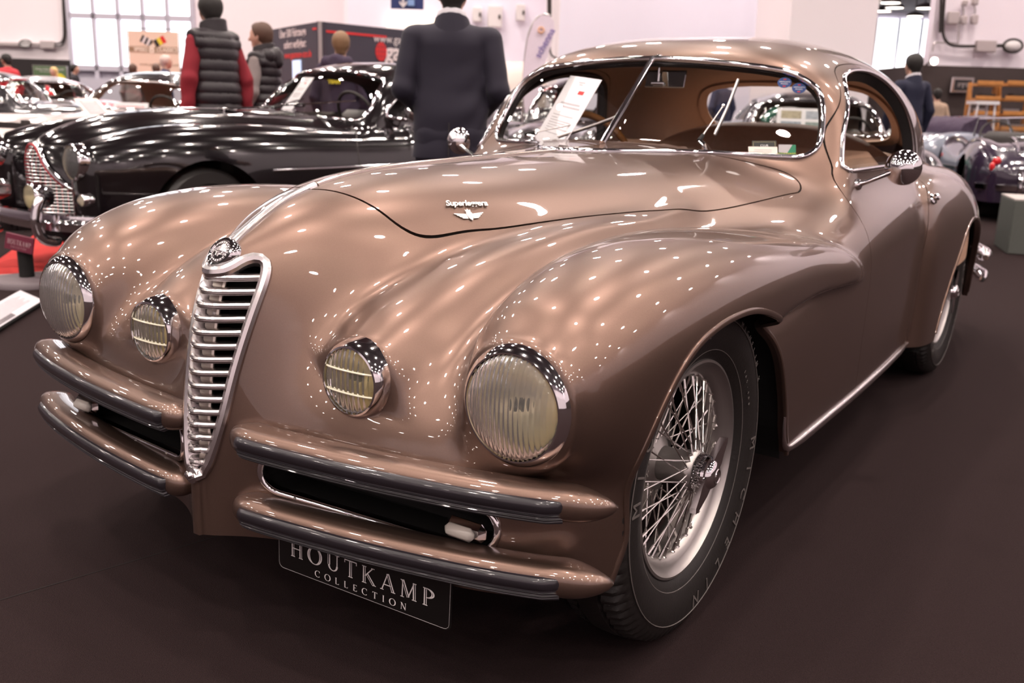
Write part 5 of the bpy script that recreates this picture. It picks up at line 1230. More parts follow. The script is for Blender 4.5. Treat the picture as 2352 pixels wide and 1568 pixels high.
def person(name, label, loc, rz, H=1.8, c=.016, wide=1., turn=0., arms=None, top=None, over=None, legs=None, hair=HAIRM, hem=.88, hood=False, vest_hem=.92, turtled=False, suit=False, long_hair=False):
    R_ = empty(name, (loc[0], loc[1], 0), rz, label, 'person'); s = H/1.80; R_.scale = (s, s, s)
    W = wide; arms = arms or {}; J = {}
    for sg, nm in ((1, 'l'), (-1, 'r')):
        sh = np.array([.182*sg*W, .01, 1.440]); el = np.array(arms.get(nm, ((.27*sg, .03, 1.17), (.27*sg, -.06, .92)))[0]); wr = np.array(arms.get(nm, ((.27*sg, .03, 1.17), (.27*sg, -.06, .92)))[1]); J[nm] = (sh, el, wr)
    hd = np.array([0, -.012, 1.675]); ct, st_ = math.cos(turn), math.sin(turn)
    def head(x, y, z):
        X, Y = (x-hd[0])*ct+(y-hd[1])*st_, -(x-hd[0])*st_+(y-hd[1])*ct
        d = cone(X, Y, z, (0, .012, 1.705), (0, -.012, 1.69), .094, .090, (.86, 1, 1.05)); d = smin(d, cone(X, Y, z, (0, -.03, 1.64), (0, -.048, 1.60), .062, .040, (1, 1, 1)), .05)
        d = smin(d, cone(X, Y, z, (0, -.098, 1.672), (0, -.112, 1.650), .010, .014), .015)
        for sg in (1, -1):
            d = smin(d, cone(X, Y, z, (.080*sg, .008, 1.69), (.078*sg, .0, 1.65), .016, .011, (.5, 1, 1)), .01); d = smax(d, -cone(X, Y, z, (.032*sg, -.102, 1.682), (.034*sg, -.102, 1.682), .014, .014), .015)
        return d
    def body(x, y, z):
        d = smin(head(x, y, z), cone(x, y, z, (0, .01, 1.60), (0, .02, 1.46), .054, .062), .03)
        d = smin(d, chain(x, y, z, [(0, .02, 1.40), (0, .01, 1.20), (0, .02, .98)], [.125, .115, .130], .05, (1.25*W, .82, 1)), .06)
        for nm, sg in (('l', 1), ('r', -1)):
            sh, el, wr = J[nm]; d = smin(d, chain(x, y, z, [sh, el, wr], [.054, .042, .028], .02), .04); hv = (wr-el)/np.linalg.norm(wr-el)
            d = smin(d, cone(x, y, z, wr, wr+hv*.075, .028, .036, (.7, 1, 1)), .02)
            for q in range(4): o = np.array([0, (q-1.5)*.019, 0]); d = smin(d, chain(x, y, z, [wr+hv*.075+o, wr+hv*.125+o*1.1+[-.008*sg, 0, 0], wr+hv*(.155+.010*(q in (1, 2)))+o+[-.022*sg, 0, 0]], [.0105, .0095, .008], .008), .008)
            d = smin(d, chain(x, y, z, [wr+hv*.02+[0, -.03, 0], wr+hv*.06+[-.01*sg, -.058, 0], wr+hv*.095+[-.018*sg, -.060, 0]], [.013, .011, .009], .01), .012)
            d = smin(d, chain(x, y, z, [(.095*sg, .02, .92), (.105*sg, 0, .50), (.105*sg, .03, .09)], [.082, .052, .036], .03), .05)
            d = smin(d, cone(x, y, z, (.107*sg, .05, .05), (.115*sg, -.13, .035), .042, .034), .03)
        return d
    solid('body', body, [-.46, -.42, -.02], [.46, .30, 1.84], c, SKINM, R_)
    def hairf(x, y, z):
        X, Y = (x-hd[0])*ct+(y-hd[1])*st_, -(x-hd[0])*st_+(y-hd[1])*ct
        d = cone(X, Y, z, (0, .020, 1.712), (0, -.010, 1.712), .106, .100, (.87, 1, 1.0))
        if long_hair: d = smin(d, cone(X, Y, z, (0, .05, 1.70), (0, .06, 1.44), .09, .10, (1, .6, 1)), .04)
        else: d = smin(d, cone(X, Y, z, (0, .055, 1.66), (0, .050, 1.605), .062, .050), .03)
        return smax(smax(d, -(Y+.055+.5*(z-1.735)) , .02), -(z-(1.40 if long_hair else 1.585)), .015)
    solid('hair', hairf, [-.18, -.2, 1.35], [.18, .22, 1.86], c*.85, hair, R_)
    def leg(x, y, z):
        d = None
        for sg in (1, -1):
            q = chain(x, y, z, [(.095*sg, .02, .93), (.108*sg, 0, .50), (.108*sg, .02, .06)], [.105, .080, .070], .03); d = q if d is None else smin(d, q, .04)
        return smin(d, cone(x, y, z, (0, .02, 1.02), (0, .03, .92), .125, .130, (1.2, .88, 1)), .05)
    solid('trousers', leg, [-.35, -.25, .02], [.35, .28, 1.2], c, legs, R_, [lambda x, y, z: .075-z, lambda x, y, z: z-1.04])
    for sg in (1, -1): solid('shoe', lambda x, y, z: smax(cone(x, y, z, (.108*sg, .06, .045), (.118*sg, -.16, .03), .050, .042), -z+.002, .01), [sg*.11-.1, -.26, -.01], [sg*.11+.1, .16, .14], c, SHOE, R_)
    bulk = .018 if suit else .030
    def torso(x, y, z, g=0.):
        d = chain(x, y, z, [(0, .02, 1.40), (0, .012, 1.22), (0, .02, 1.06), (0, .02, hem-.02)], [.132+g, .128+g, .138+g, .148+g], .05, (1.24*W, .86, 1))
        d = smin(d, cone(x, y, z, (-.15*W, .015, 1.448), (.15*W, .015, 1.448), .058+g, .062+g), .05); return smin(d, cone(x, y, z, (0, .01, 1.53), (0, .02, 1.46), .070+g*.5, .10+g), .04)
    def sleeves(x, y, z, g=0.):
        d = None
        for nm in ('l', 'r'):
            sh, el, wr = J[nm]; q = chain(x, y, z, [sh, el, wr-(wr-el)*.06], [.066+g, .062+g, .050+g], .03); d = q if d is None else np.minimum(d, q)
        return d
    def fold(x, y, z): return .004*np.sin(z*38+x*9+4*np.sin(y*11+x*6))*np.clip((1.42-z)*3, 0, 1)
    def topf(x, y, z): return smin(torso(x, y, z, bulk-.018), sleeves(x, y, z, 0), .03)+fold(x, y, z)*(.6 if suit else 1)
    hz = hem
    def cuff(x, y, z):
        e = np.full(len(x), -1.)
        for nm in ('l', 'r'): sh, el, wr = J[nm]; v = (wr-el)/np.linalg.norm(wr-el); q = (x-wr[0])*v[0]+(y-wr[1])*v[1]+(z-wr[2])*v[2]; e = np.maximum(e, np.where(np.sqrt((x-wr[0])**2+(y-wr[1])**2+(z-wr[2])**2) < .16, q+.01, -1))
        return e
    solid('jacket' if suit else 'pullover', topf, [-.50, -.45, .6], [.50, .34, 1.62], c, top, R_, [lambda x, y, z: np.where(np.abs(x) < .24*W, hz-z, -1.) if not suit else np.where((np.abs(x) < .22*W+.02), hz-z, -1.), cuff, lambda x, y, z: z-(1.545+.25*np.minimum(y, .05))])
    if suit:
        f2 = lambda x, y, z: smax(np.abs(cone(x, y, z, (0, .012, 1.50), (0, .020, 1.60), .082, .066, (1., 1., 1)))-.009, np.maximum(1.50-z, z-(1.553+.40*y)), .008)
        solid('shirt_collar', lambda x, y, z: f2(x, y, z-.012)+.002, [-.14, -.14, 1.44], [.14, .18, 1.68], .010, mat('white_shirt', (.75, .72, .76), .8), R_)
        f3 = lambda x, y, z: smax(np.abs(cone(x, y, z, (0, .016, 1.45), (0, .024, 1.57), .105, .070, (1.05, 1., 1)))-.010, np.maximum(1.46-z, z-(1.538+.36*y)), .01)
        solid('jacket_collar', f3, [-.2, -.18, 1.40], [.2, .2, 1.66], .011, top, R_)
        G().box((0, .158, .905), (.004, .014, .18)).mk('back_vent', DARK, R_)
    if over:
        def vest(x, y, z):
            q = torso(x, y, z, .030); q = q-.014*np.abs(np.sin(math.pi*z/.082))**.6; return smax(smax(q, np.abs(x)-.225*W-.25*np.maximum(1.25-z, 0), .02), vest_hem-z, .03)
        solid('padded_vest', vest, [-.45, -.4, .7], [.45, .36, 1.62], c, over, R_, [lambda x, y, z: z-(1.54+.2*np.minimum(y, .06))], .02)
        f4 = lambda x, y, z: smax(np.abs(cone(x, y, z, (0, .016, 1.47), (0, .022, 1.60), .106, .088))-.013, np.maximum(1.47-z, z-(1.60+.25*y)), .015)
        solid('vest_collar', f4, [-.2, -.2, 1.42], [.2, .2, 1.68], c*.8, over, R_)
    if hood:
        f5 = lambda x, y, z: smin(cone(x, y, z, (-.10, .10, 1.50), (.10, .10, 1.50), .065, .065)-.010*np.abs(np.sin(x*34)), cone(x, y, z, (0, .135, 1.45), (0, .13, 1.53), .07, .06), .05)
        solid('hood', f5, [-.26, -.05, 1.32], [.26, .30, 1.64], c*.8, over or top, R_)
    return R_
def face_away(p, extra=0.): return math.atan2(-(-HV)[0], (-HV)[1])+extra
NAVY_S = mat('navy_suit', (.010, .007, .019), .75, noise=(300, .12), sheen=.08); VEST = mat('dark_quilted_vest', (.020, .0145, .018), .42, bump=(60, .002)); MAROON = mat('maroon_sleeve', (.22, .012, .022), .85, noise=(160, .2)); GREYSW = mat('grey_pullover', (.23, .19, .185), .9, noise=(160, .2)); JEANS = mat('pale_trousers', (.42, .38, .45), .85, noise=(90, .1)); DTR = mat('dark_trousers', (.02, .018, .024), .8)
clasp = {'l': ((.262, .05, 1.17), (.12, -.20, 1.00)), 'r': ((-.262, .05, 1.17), (-.12, -.20, 1.00))}
person('person', 'man in a dark navy suit seen from behind, between the two coupes', px(1034, 400, 5.5), face_away(0), 1.81, .0125, 1.16, 0., clasp, NAVY_S, None, NAVY_S, hem=.80, suit=True)
pv = person('person', 'man in a dark quilted vest with maroon sleeves behind the black coupe', px(497, 300, 8.15), face_away(0, math.radians(52)), 1.89, .014, .92, -.3, {'l': ((.25, .04, 1.17), (.27, .02, .90)), 'r': ((-.25, .06, 1.17), (-.25, .06, .92))}, MAROON, VEST, JEANS)
ph = person('person', 'man in a grey pullover and hooded dark vest beside the maroon-sleeved man', px(608, 300, 9.3), face_away(0, math.radians(82)), 1.76, .016, 1.02, 0., {'l': ((.27, .0, 1.17), (.27, -.10, .93)), 'r': ((-.27, .02, 1.17), (-.26, -.08, .92))}, GREYSW, VEST, DTR, hood=True, hair=mat('brown_hair', (.09, .045, .03), .6))
RB = G().box((.09, -.150, 1.27), (.19, .07, .07), bev=.012).mk('red_stripe', RED, ph, angle=40); G().box((.09, -.148, 1.345), (.19, .07, .07), bev=.012).mk('white_stripe', WHITE, ph, angle=40)
hm = person('person', 'person in a dark hooded top with orange back print, before the trade booth', px(785, 300, 9.6), face_away(0, math.radians(-12)), 1.72, .02, 1.08, .3, None, mat('plum_hoodie', (.045, .03, .055), .9), None, DTR, hood=True, hair=mat('fair_hair', (.20, .11, .055), .6))
ORG = mat('orange_print', (.85, .22, .02), .6); YEL = mat('yellow_print', (.80, .55, .03), .5)
text('back_print', 'RACING', (0.0, .190, 1.375), (-1, 0, 0), (0, 0, 1), .085, ORG, hm, off=.0, bold=.006); text('back_print', 'TEAM', (0.0, .185, 1.315), (-1, 0, 0), (0, 0, 1), .05, YEL, hm, off=.0, bold=.004)
person('person', 'person in a red jacket at the left edge, before the dark partition', px(22, 210, 19), face_away(0, 1.2), 1.72, .03, 1., 0., None, mat('red_jacket', (.55, .03, .04), .7), None, DTR)
person('person', 'blond person below the green poster on the dark partition', px(128, 215, 25), face_away(0, 2.6), 1.62, .035, 1., 0., None, mat('tan_coat', (.5, .36, .22), .8), None, DTR, hair=mat('blond_hair', (.62, .42, .18), .6), long_hair=True)
person('person', 'person in a dark jacket standing left of the window wall', px(176, 215, 25.5), face_away(0, -1.4), 1.72, .035, 1., 0., None, DTR, None, DTR)
person('person', 'bald man in a navy jacket below the cream banner', px(385, 215, 19), face_away(0, -1.2), 1.78, .032, 1., 0., None, mat('navy_jacket', (.03, .035, .08), .8), None, DTR, hair=mat('grey_hair', (.55, .42, .38), .6))
person('person', 'person in a red top next to the bald man under the banner', px(362, 215, 20.5), face_away(0, .4), 1.66, .035, 1., 0., None, mat('red_jacket', (.55, .03, .04), .7), None, DTR, hair=mat('brown_hair', (.09, .045, .03), .6))
person('person', 'dark-haired visitor whose head shows over the ivory car roof', px(309, 215, 21), face_away(0, 0), 1.66, .035, 1., 0., None, GREYSW, None, DTR, hair=mat('brown_hair', (.09, .045, .03), .6))
person('person', 'man in a dark blue blazer just right of the bronze roof', px(2080, 300, 11.6), face_away(0, .3), 1.80, .022, 1., 0., None, mat('blue_blazer', (.009, .010, .030), .75), None, DTR, suit=True, hem=.82)
person('person', 'small visitor in a beige top near the right-hand partition', px(2142, 300, 18.5), face_away(0, 0), 1.60, .03, 1., 0., None, mat('beige_top', (.42, .30, .22), .85), None, DTR)
person('person', 'man in a navy jacket seen through the rear window of the bronze coupe', px(1655, 260, 18.6), face_away(0, .5), 1.76, .03, 1., 0., None, mat('navy_jacket', (.03, .035, .08), .8), None, DTR)
# ------------------------------------------------------------------ stands, signs and fittings
def panel(g, c, w, h, th, ux, uy=(0, 0, 1.), bev=0.): ux = np.array(ux, float); uy = np.array(uy, float); return g.box(c, (w, h, th), np.stack([ux, uy, np.cross(ux, uy)], 1), bev)
def quad_frame(x0, y0, x1, y1, v):
    """centre, width, height of an upright rectangle seen between two pixels at hall depth v"""
    a, b = px(x0, (y0+y1)/2, v), px(x1, (y0+y1)/2, v); t, d = px((x0+x1)/2, y0, v), px((x0+x1)/2, y1, v); return (a+b+t+d)/4, float(np.linalg.norm(b-a)), float(t[2]-d[2])
INKN = mat('black_print', (.02, .018, .02), .6)
# trade booth: two dark walls meeting in a corner
BO = empty('trade_booth', tuple(px(738, 200, 16.5)[:2])+(0,), 0, 'dark blue-grey trade booth corner with white and red lettering behind the visitors', 'booth'); BOM = mat('booth_wall', (.045, .043, .062), .7)
bz = float(px(738, 49, 16.5)[2]); o0 = np.array(BO.location); cor = np.array([0, 0, 0.])
for nm, pe in (('left', px(606, 200, 19.5)), ('right', px(1010, 200, 18.6))):
    e = np.array([pe[0]-o0[0], pe[1]-o0[1], 0]); L = np.linalg.norm(e); ux = e/L; c = e/2
    uu = -ux if nm == 'left' else ux; nn = np.cross(uu, [0, 0, 1.])
    panel(G(), c+np.array([0, 0, bz/2])-nn*.05, L, bz, .1, uu).mk('booth_wall', BOM, BO, False)
    def bt(s, x, y, size, m, f=L, **kw): # x along the wall from its left end (0..1), y height in metres
        p = (e*(1-x) if nm == 'left' else e*x)+np.array([0, 0, y])+nn*.004; text('wall_lettering', s, p, uu, (0, 0, 1), size, m, BO, **kw)
    H = lambda y: float(px(690 if nm == 'left' else 850, y, 18 if nm == 'left' else 17.4)[2])
    if nm == 'left':
        bt('Über 500 Fahrzeuge', .56, H(78), .19, WHITE, bold=.004); bt('sofort verfügbar:', .60, H(104), .19, WHITE, bold=.004); bt('www.gassmann-cars.de', .64, H(128), .165, RED, bold=.004)
        panel(G(), e*.06+np.array([0, 0, H(76)])+nn*.005, L*.10, .03, .006, uu).mk('red_line', RED, BO, False); panel(G(), e*.92+np.array([0, 0, H(79)])+nn*.005, L*.14, .03, .006, uu).mk('red_line', RED, BO, False)
        panel(G(), e*.36+np.array([0, 0, H(172)])+nn*.02, .42, .48, .03, uu).mk('display_screen', mat('bluish_screen', (.5, .6, .75), .3, emit=(.45, .58, .80), estr=.75, noise=(3, .3)), BO, False)
    else:
        panel(G(), e*.26+np.array([0, 0, H(82)])+nn*.005, L*.52, .035, .006, uu).mk('red_line', RED, BO, False)
        bt('www.gassmann-cars.de', .75, H(87), .20, WHITE); bt('gassmann', .80, H(117), .42, WHITE, bold=.012)
        gc = e*.475+np.array([0, 0, H(117)])+nn*.006; g = G(); g.prism([(.13*math.cos(t), .16*math.sin(t)) for t in np.linspace(0, 2*math.pi, 24, endpoint=False)], gc, uu, (0, 0, 1), .004); g.mk('red_globe', RED, BO, False)
        g = G()
        for q in (-.5, 0, .5): g.prism([(-.13, .16*q-.003), (.13, .16*q-.003), (.13, .16*q+.003), (-.13, .16*q+.003)], gc+nn*.005, uu, (0, 0, 1), .002); g.prism([(.13*q-.003, -.15), (.13*q+.003, -.15), (.13*q+.003, .15), (.13*q-.003, .15)], gc+nn*.005, uu, (0, 0, 1), .002)
        o = g.mk('globe_grid', BOM, BO, False); o['kind'] = 'stuff'
panel(G(), (0, 0, bz/2), .06, bz, .06, HU).mk('corner_post', SATIN, BO, False)
# cream banner on a frame
c, w, h = quad_frame(296, 72, 411, 166, 24); BN = empty('banner', (0, 0, 0), label='cream cloth banner with two crossed flags, hanging before the window wall', cat='banner')
panel(G(), c, w, h, .02, HU).mk('banner_cloth', mat('cream_cloth', (.78, .62, .50), .9), BN, False); nn = -HV
GOLD = mat('gold_band', (.30, .20, .12), .6)
panel(G(), c+nn*.012+[0, 0, h*.05], w, h*.10, .004, HU).mk('gold_band', GOLD, BN, False)
for z in (.12, -.02): panel(G(), c+nn*.012+[0, 0, h*z], w, h*.012, .006, HU).mk('band_line', GOLD, BN, False)
for s_, x in (('SPEED', -.25), ('CLASSICS', .27)): text('banner_lettering', s_, c+nn*.018+[0, 0, h*.05]+HU*w*x, HU, (0, 0, 1), .125, mat('cream_print', (.85, .74, .62), .6), BN, bold=.004)
text('banner_lettering', '8', c+nn*.022+[0, 0, h*.06]-HU*.04, HU, (0, 0, 1), .26, mat('cream_print', (.85, .74, .62), .6), BN, bold=.01)
text('banner_lettering', 'www.speed8classics.com', c+nn*.014-[0, 0, h*.31]+HU*.12, HU, (0, 0, 1), .095, mat('gold_band', (.30, .20, .12), .6), BN)
for sg, cs in ((-1, (INKN, WHITE, INKN, WHITE, INKN)), (1, (INKN, YEL, RED))):
    a = math.radians(62 if sg < 0 else 118); fx = HU*math.cos(a-math.pi/2)*1+np.array([0, 0, math.sin(a-math.pi/2)]); fy = np.cross(nn, fx)*-1.; fy = HU*math.cos(a)*-1*0+np.array([0, 0, 1.])*math.cos(a-math.pi/2)-HU*math.sin(a-math.pi/2)
    b0 = c+nn*.014+[0, 0, h*.26]+HU*(.13*sg*1.25); n = len(cs)
    for k, m in enumerate(cs): panel(G(), b0+fx*((k+.5)/n-.5)*.28, .28/n, .17, .004, fx, fy).mk('flag_stripe', m, BN, False)
    G().rod(b0-fx*.14*sg*0-fy*.14+fx*(.14*sg*-1), b0+fy*.09+fx*(.14*sg*-1), .008, 6).mk('flag_staff', GOLD, BN)
for x in (-.52, .52): G().rod(c+HU*w*x+[0, 0, h*.56], np.array([*(c+HU*w*x)[:2], 0]), .012, 6).mk('frame_post', DARK, BN)
G().rod(c-HU*w*.52+[0, 0, h*.56], c+HU*w*.52+[0, 0, h*.56], .012, 6).mk('frame_rail', DARK, BN)
# poster on the dark left partition
c, w, h = quad_frame(77, 150, 156, 202, 26.85); PO = empty('poster', (0, 0, 0), label='green framed poster with a yellow roundel on the dark partition, far left', cat='poster')
panel(G(), c, w, h, .05, HU).mk('poster_frame', SATIN, PO, False); panel(G(), c-HV*.03, w*.94, h*.92, .02, HU).mk('poster_print', mat('green_poster', (.10, .16, .08), .5, noise=(2, .4)), PO, False)
panel(G(), c-HV*.042-[0, 0, h*.24], w*.94, h*.40, .004, HU).mk('poster_scene', mat('poster_scene', (.24, .26, .30), .5, noise=(3, .5)), PO, False)
G().prism([(w*.22*math.cos(t), h*.28*math.sin(t)) for t in np.linspace(0, 2*math.pi, 24, endpoint=False)], c-HV*.045+HU*w*.24-[0, 0, h*.12], HU, (0, 0, 1), .004).mk('yellow_roundel', YEL, PO, False)
text('poster_lettering', 'Classic-Cabs Schwarzwald', c-HV*.044+[0, 0, h*.33], HU, (0, 0, 1), .075, WHITE, PO); text('poster_lettering', 'Oldtimer mieten und erleben', c-HV*.044+[0, 0, h*.22], HU, (0, 0, 1), .045, WHITE, PO)
# cable trunking and boxes on the far left wall
GREYP = mat('grey_plastic', (.46, .40, .40), .6); T_ = 29.9
TR = empty('cable_trunking', (0, 0, 0), label='grey cable trunking with switch boxes and bent cables on the left back wall', cat='trunking')
def wallbox(x0, y0, x1, y1, v, name, m, parent, th=.12): c, w, h = quad_frame(x0, y0, x1, y1, v); panel(G(), c, w, h, th, HU, bev=.015).mk(name, m, parent, True, None) if False else panel(G(), c, w, h, th, HU, (0, 0, 1.), .02).mk(name, m, parent, angle=40)
wallbox(-60, 96, 46, 105, T_, 'trunking_duct', GREYP, TR); wallbox(46, 93, 70, 108, T_, 'switch_box', mat('white_plastic', (.75, .72, .72), .5), TR); wallbox(70, 98, 94, 104, T_, 'trunking_duct', GREYP, TR); wallbox(93, 94, 126, 112, T_, 'junction_box', GREYP, TR)
for d in (0, 6): G().tube(spline([px(126, 100+d, T_), px(138+d*.6, 99+d, T_), px(146+d*.6, 88, T_), px(147+d*.6, 60, T_), px(143+d*.6, -20, T_)], 24), .03, 6).mk('bent_cable', DARK, TR)
G().tube([px(58+14*math.cos(t), 100.5+9*math.sin(t), T_-.1) for t in np.linspace(0, 2*math.pi, 20, endpoint=False)], .018, 6, True).mk('cable_loop', DARK, TR)
# blue escape sign, lit doorway, wall cabinets
c, w, h = quad_frame(898, -30, 973, 21, 24); SG = empty('direction_sign', (0, 0, 0), label='dark blue hanging sign with a white down arrow at the top edge', cat='sign'); SBL = mat('sign_blue', (.03, .045, .16), .5)
panel(G(), c, w, h, .04, HU).mk('sign_panel', SBL, SG, False); a = px(926, 8, 23.9)
G().prism([(-.025, .28), (.025, .28), (.025, 0), (.09, .06), (.09, 0), (0, -.10), (-.09, 0), (-.09, .06), (-.025, 0)], a, HU, (0, 0, 1), .01).mk('down_arrow', WHITE, SG, False)
panel(G(), px(944, 6, 23.9), .16, .14, .02, HU).mk('pictogram', mat('light_blue_print', (.25, .40, .70), .5), SG, False)
for x in (.4, -.4): G().rod(c+HU*w*x+[0, 0, h*.5], [*(c+HU*w*x)[:2], 8.0], .006, 5).mk('sign_cable', DARK, SG)
c, w, h = quad_frame(888, 42, 1000, 64, 25.8); o = panel(G(), c, w, h, .1, HU).mk('trim_20', mat('warm_light_panel', (.9, .8, .65), .5, emit=(1., .85, .68), estr=1.1), None, False); o['kind'] = 'structure'
for k, (x0, y0, x1, y1) in enumerate(((1085, 17, 1107, 50), (1120, 14, 1154, 63), (1185, 10, 1207, 48))):
    o = empty('wall_cabinet', (0, 0, 0), label=('narrow white wall cabinet left of the three above the suited man', 'largest white wall cabinet, middle of the three', 'small white wall cabinet nearest the beach flag')[k], cat='cabinet', group='white cabinets on the back wall'); wallbox(x0, y0, x1, y1, 25.9, 'cabinet_box', mat('white_plastic', (.75, .72, .72), .5), o, .2)
    c, w, h = quad_frame(x0, y0, x1, y1, 25.78); panel(G(), c+HU*w*.3, .05, .10, .03, HU).mk('cabinet_handle', DARK, o, False)
o = empty('drain_pipe', (0, 0, 0), label='dark vertical pipe with a curled cable on the white pier above the beach flag', cat='pipe'); G().rod(px(1262, -40, 21.7), px(1262, 38, 21.7), .05, 8).mk('pipe_shaft', DARK, o); G().tube(spline([px(1262, 38, 21.7), px(1263, 110, 21.7), px(1268, 128, 21.7), px(1280, 134, 21.7)], 14), .02, 6).mk('pipe_cable', DARK, o)
# beach flag
FL = empty('beach_flag', (0, 0, 0), label='tall pale pink feather flag lettered schenna, left of the bronze roof', cat='flag'); q = [(1200, 200), (1203, 150), (1212, 90), (1226, 50), (1244, 34), (1262, 36), (1272, 48), (1273, 70), (1265, 105), (1252, 150), (1240, 200), (1232, 260), (1206, 260)]
V = [px(x, y, 13) for x, y in q]; nq = len(V); mk('flag_cloth', V+[p+HV*.01 for p in V], [tuple(range(nq))[::-1], tuple(range(nq, 2*nq))]+[(i, (i+1) % nq, nq+(i+1) % nq, nq+i) for i in range(nq)], mat('pale_pink_cloth', (.80, .70, .80), .8), FL, False)
G().tube(spline([[*px(1206, 260, 13)[:2], .02], px(1202, 190, 13.02), px(1212, 88, 13.02), px(1227, 49, 13.02), px(1245, 33, 13.02), px(1264, 35, 13.02)], 30), .012, 8).mk('flag_pole', SATIN, FL); panel(G(), [*px(1206, 260, 13)[:2], .02], .5, .04, .4, HU).mk('flag_base', DARK, FL, False)
a, b = px(1236, 128, 12.98), px(1268, 70, 12.98); fx = (b-a)/np.linalg.norm(b-a); fy = np.cross(-HV, fx); text('flag_lettering', 'schenna', (a+b)/2, fx, fy, .125, mat('lilac_print', (.22, .17, .42), .6), FL, bold=.002)
G().tube([px(1243, 69, 12.98)+HU*.035*math.cos(t)+np.array([0, 0, .035*math.sin(t)]) for t in np.linspace(0, 2*math.pi, 20, endpoint=False)], .010, 6, True).mk('flag_roundel', mat('peach_print', (.85, .50, .30), .6), FL)
# little blue notice on the pillar
c, w, h = quad_frame(1787, 41, 1807, 78, 16.95); c = c-HU*.0; NO = empty('wall_notice', (0, 0, 0), label='small dark blue notice with white symbols on the wall beside the pillar', cat='notice'); c, w, h = quad_frame(1786, 41, 1807, 78, 21.9); panel(G(), c, w, h, .02, HU).mk('notice_panel', SBL, NO, False)
for x in (-.22, .24): G().prism([(.045*math.cos(t), .05*math.sin(t)) for t in np.linspace(0, 2*math.pi, 16, endpoint=False)], c-HV*.015+HU*w*x-[0, 0, h*.26], HU, (0, 0, 1), .004).mk('notice_symbol', WHITE, NO, False)
for k in range(3): panel(G(), c-HV*.012+[0, 0, h*(.36-.14*k)], w*.7, h*.05, .004, HU).mk('notice_line', mat('light_blue_print', (.25, .40, .70), .5), NO, False)
# conduits and boxes on the right wall
CR = empty('conduit_run', (0, 0, 0), label='dark conduits with grey boxes and a bulkhead lamp on the right-hand wall', cat='conduit'); V2 = 20.45
G().tube(spline([px(2172, -40, V2), px(2166, 50, V2), px(2168, 85, V2), px(2182, 102, V2), px(2205, 106, V2), px(2240, 106, V2)], 30), .03, 6).mk('conduit_pipe', DARK, CR)
G().tube(spline([px(2163, -40, V2), px(2159, 75, V2)], 6), .03, 6).mk('conduit_pipe', DARK, CR); G().tube([px(2200, 106, V2), px(2204, 40, V2)], .015, 6).mk('conduit_pipe', SATIN, CR); G().tube(spline([px(2142, 118, V2), px(2146, 99, V2), px(2160, 98, V2), px(2200, 99, V2)], 10), .015, 6).mk('conduit_pipe', SATIN, CR)
for x0, y0, x1, y1 in ((2175, 27, 2202, 56), (2206, 36, 2220, 56), (2230, 34, 2245, 56), (2240, 93, 2287, 120), (2210, 0, 2222, 14), (2232, -6, 2246, 12)): wallbox(x0, y0, x1, y1, V2, 'junction_box', GREYP, CR)
for x0, x1 in ((2209, 2213), (2236, 2238)): G().tube(spline([px(x0, 10, V2), px(x0+4, 22, V2), px(x1, 36, V2)], 8), .015, 6).mk('conduit_pipe', SATIN, CR)
c, w, h = quad_frame(2304, 92, 2346, 119, V2); G().ball(c, (w/2, .10, h/2), R=RH).mk('bulkhead_lamp', mat('white_plastic', (.75, .72, .72), .5), CR); G().tube([c-HV*.03+HU*w*.52*math.cos(t)+np.array([0, 0, h*.56*math.sin(t)]) for t in np.linspace(0, 2*math.pi, 28, endpoint=False)], .025, 6, True).mk('lamp_guard', DARK, CR); G().rod(px(2287, 105, V2), px(2304, 105, V2), .04, 6).mk('conduit_pipe', DARK, CR)
# picture, shelf units, small table, pedestal
c, w, h = quad_frame(2184, 177, 2236, 214, 19.9); PF = empty('framed_picture', (0, 0, 0), label='silver framed picture of a winged emblem on the dark right partition', cat='picture'); panel(G(), c, w, h, .05, HU, (0, 0, 1.), .012).mk('picture_frame', ALU, PF, angle=30); panel(G(), c-HV*.03, w*.74, h*.66, .01, HU).mk('picture_print', INKN, PF, False)
for sg in (1, -1):
    for k in range(3): panel(G(), c-HV*.04+HU*sg*w*(.14+.02*k)+[0, 0, h*(.10-.09*k)], w*(.2-.04*k), h*.05, .004, HU).mk('wing_feather', SATIN, PF, False)
panel(G(), c-HV*.04-[0, 0, h*.02], w*.06, h*.3, .004, HU).mk('emblem_body', SATIN, PF, False)
OAK = mat('orange_wood', (.52, .22, .06), .5, noise=(12, .25))
for k, (x0, x1) in enumerate(((2236, 2294), (2304, 2372))):
    Sh = empty('shelf_unit', (0, 0, 0), label=('orange wooden slatted shelf rack right of the framed picture', 'orange wooden shelf rack cut by the right edge of the photo')[k], cat='shelf'); c, w, h = quad_frame(x0, 190, x1, 282, 18.6); b0 = np.array([*c[:2], 0]); top = float(c[2]+h/2)
    for x in (-.5, .5): panel(G(), b0+HU*w*x+HV*.25+[0, 0, top/2], .05, top, .06, HU).mk('upright', OAK, Sh, False); G().rod(b0+HU*w*x-HV*.1+[0, 0, .0], b0+HU*w*x+HV*.22+[0, 0, top], .03, 6).mk('front_upright', OAK, Sh)
    for q in range(7):
        z = top-.04-q*(top-.1)/6; panel(G(), b0+HV*(.12+.02*q*0)+[0, 0, z], w, .05, .34, HU).mk('shelf_board', OAK, Sh, False); panel(G(), b0-HV*(.06-.0*q)+[0, 0, z+.04], w, .07, .02, HU).mk('front_rail', OAK, Sh, False)
        if q: panel(G(), b0+HV*.14+HU*w*(.1 if q % 2 else -.15)+[0, 0, z+.09], w*.55, .05, .2, HU).mk('stored_part', (SATIN, DARK, SILV)[q % 3], Sh, False)
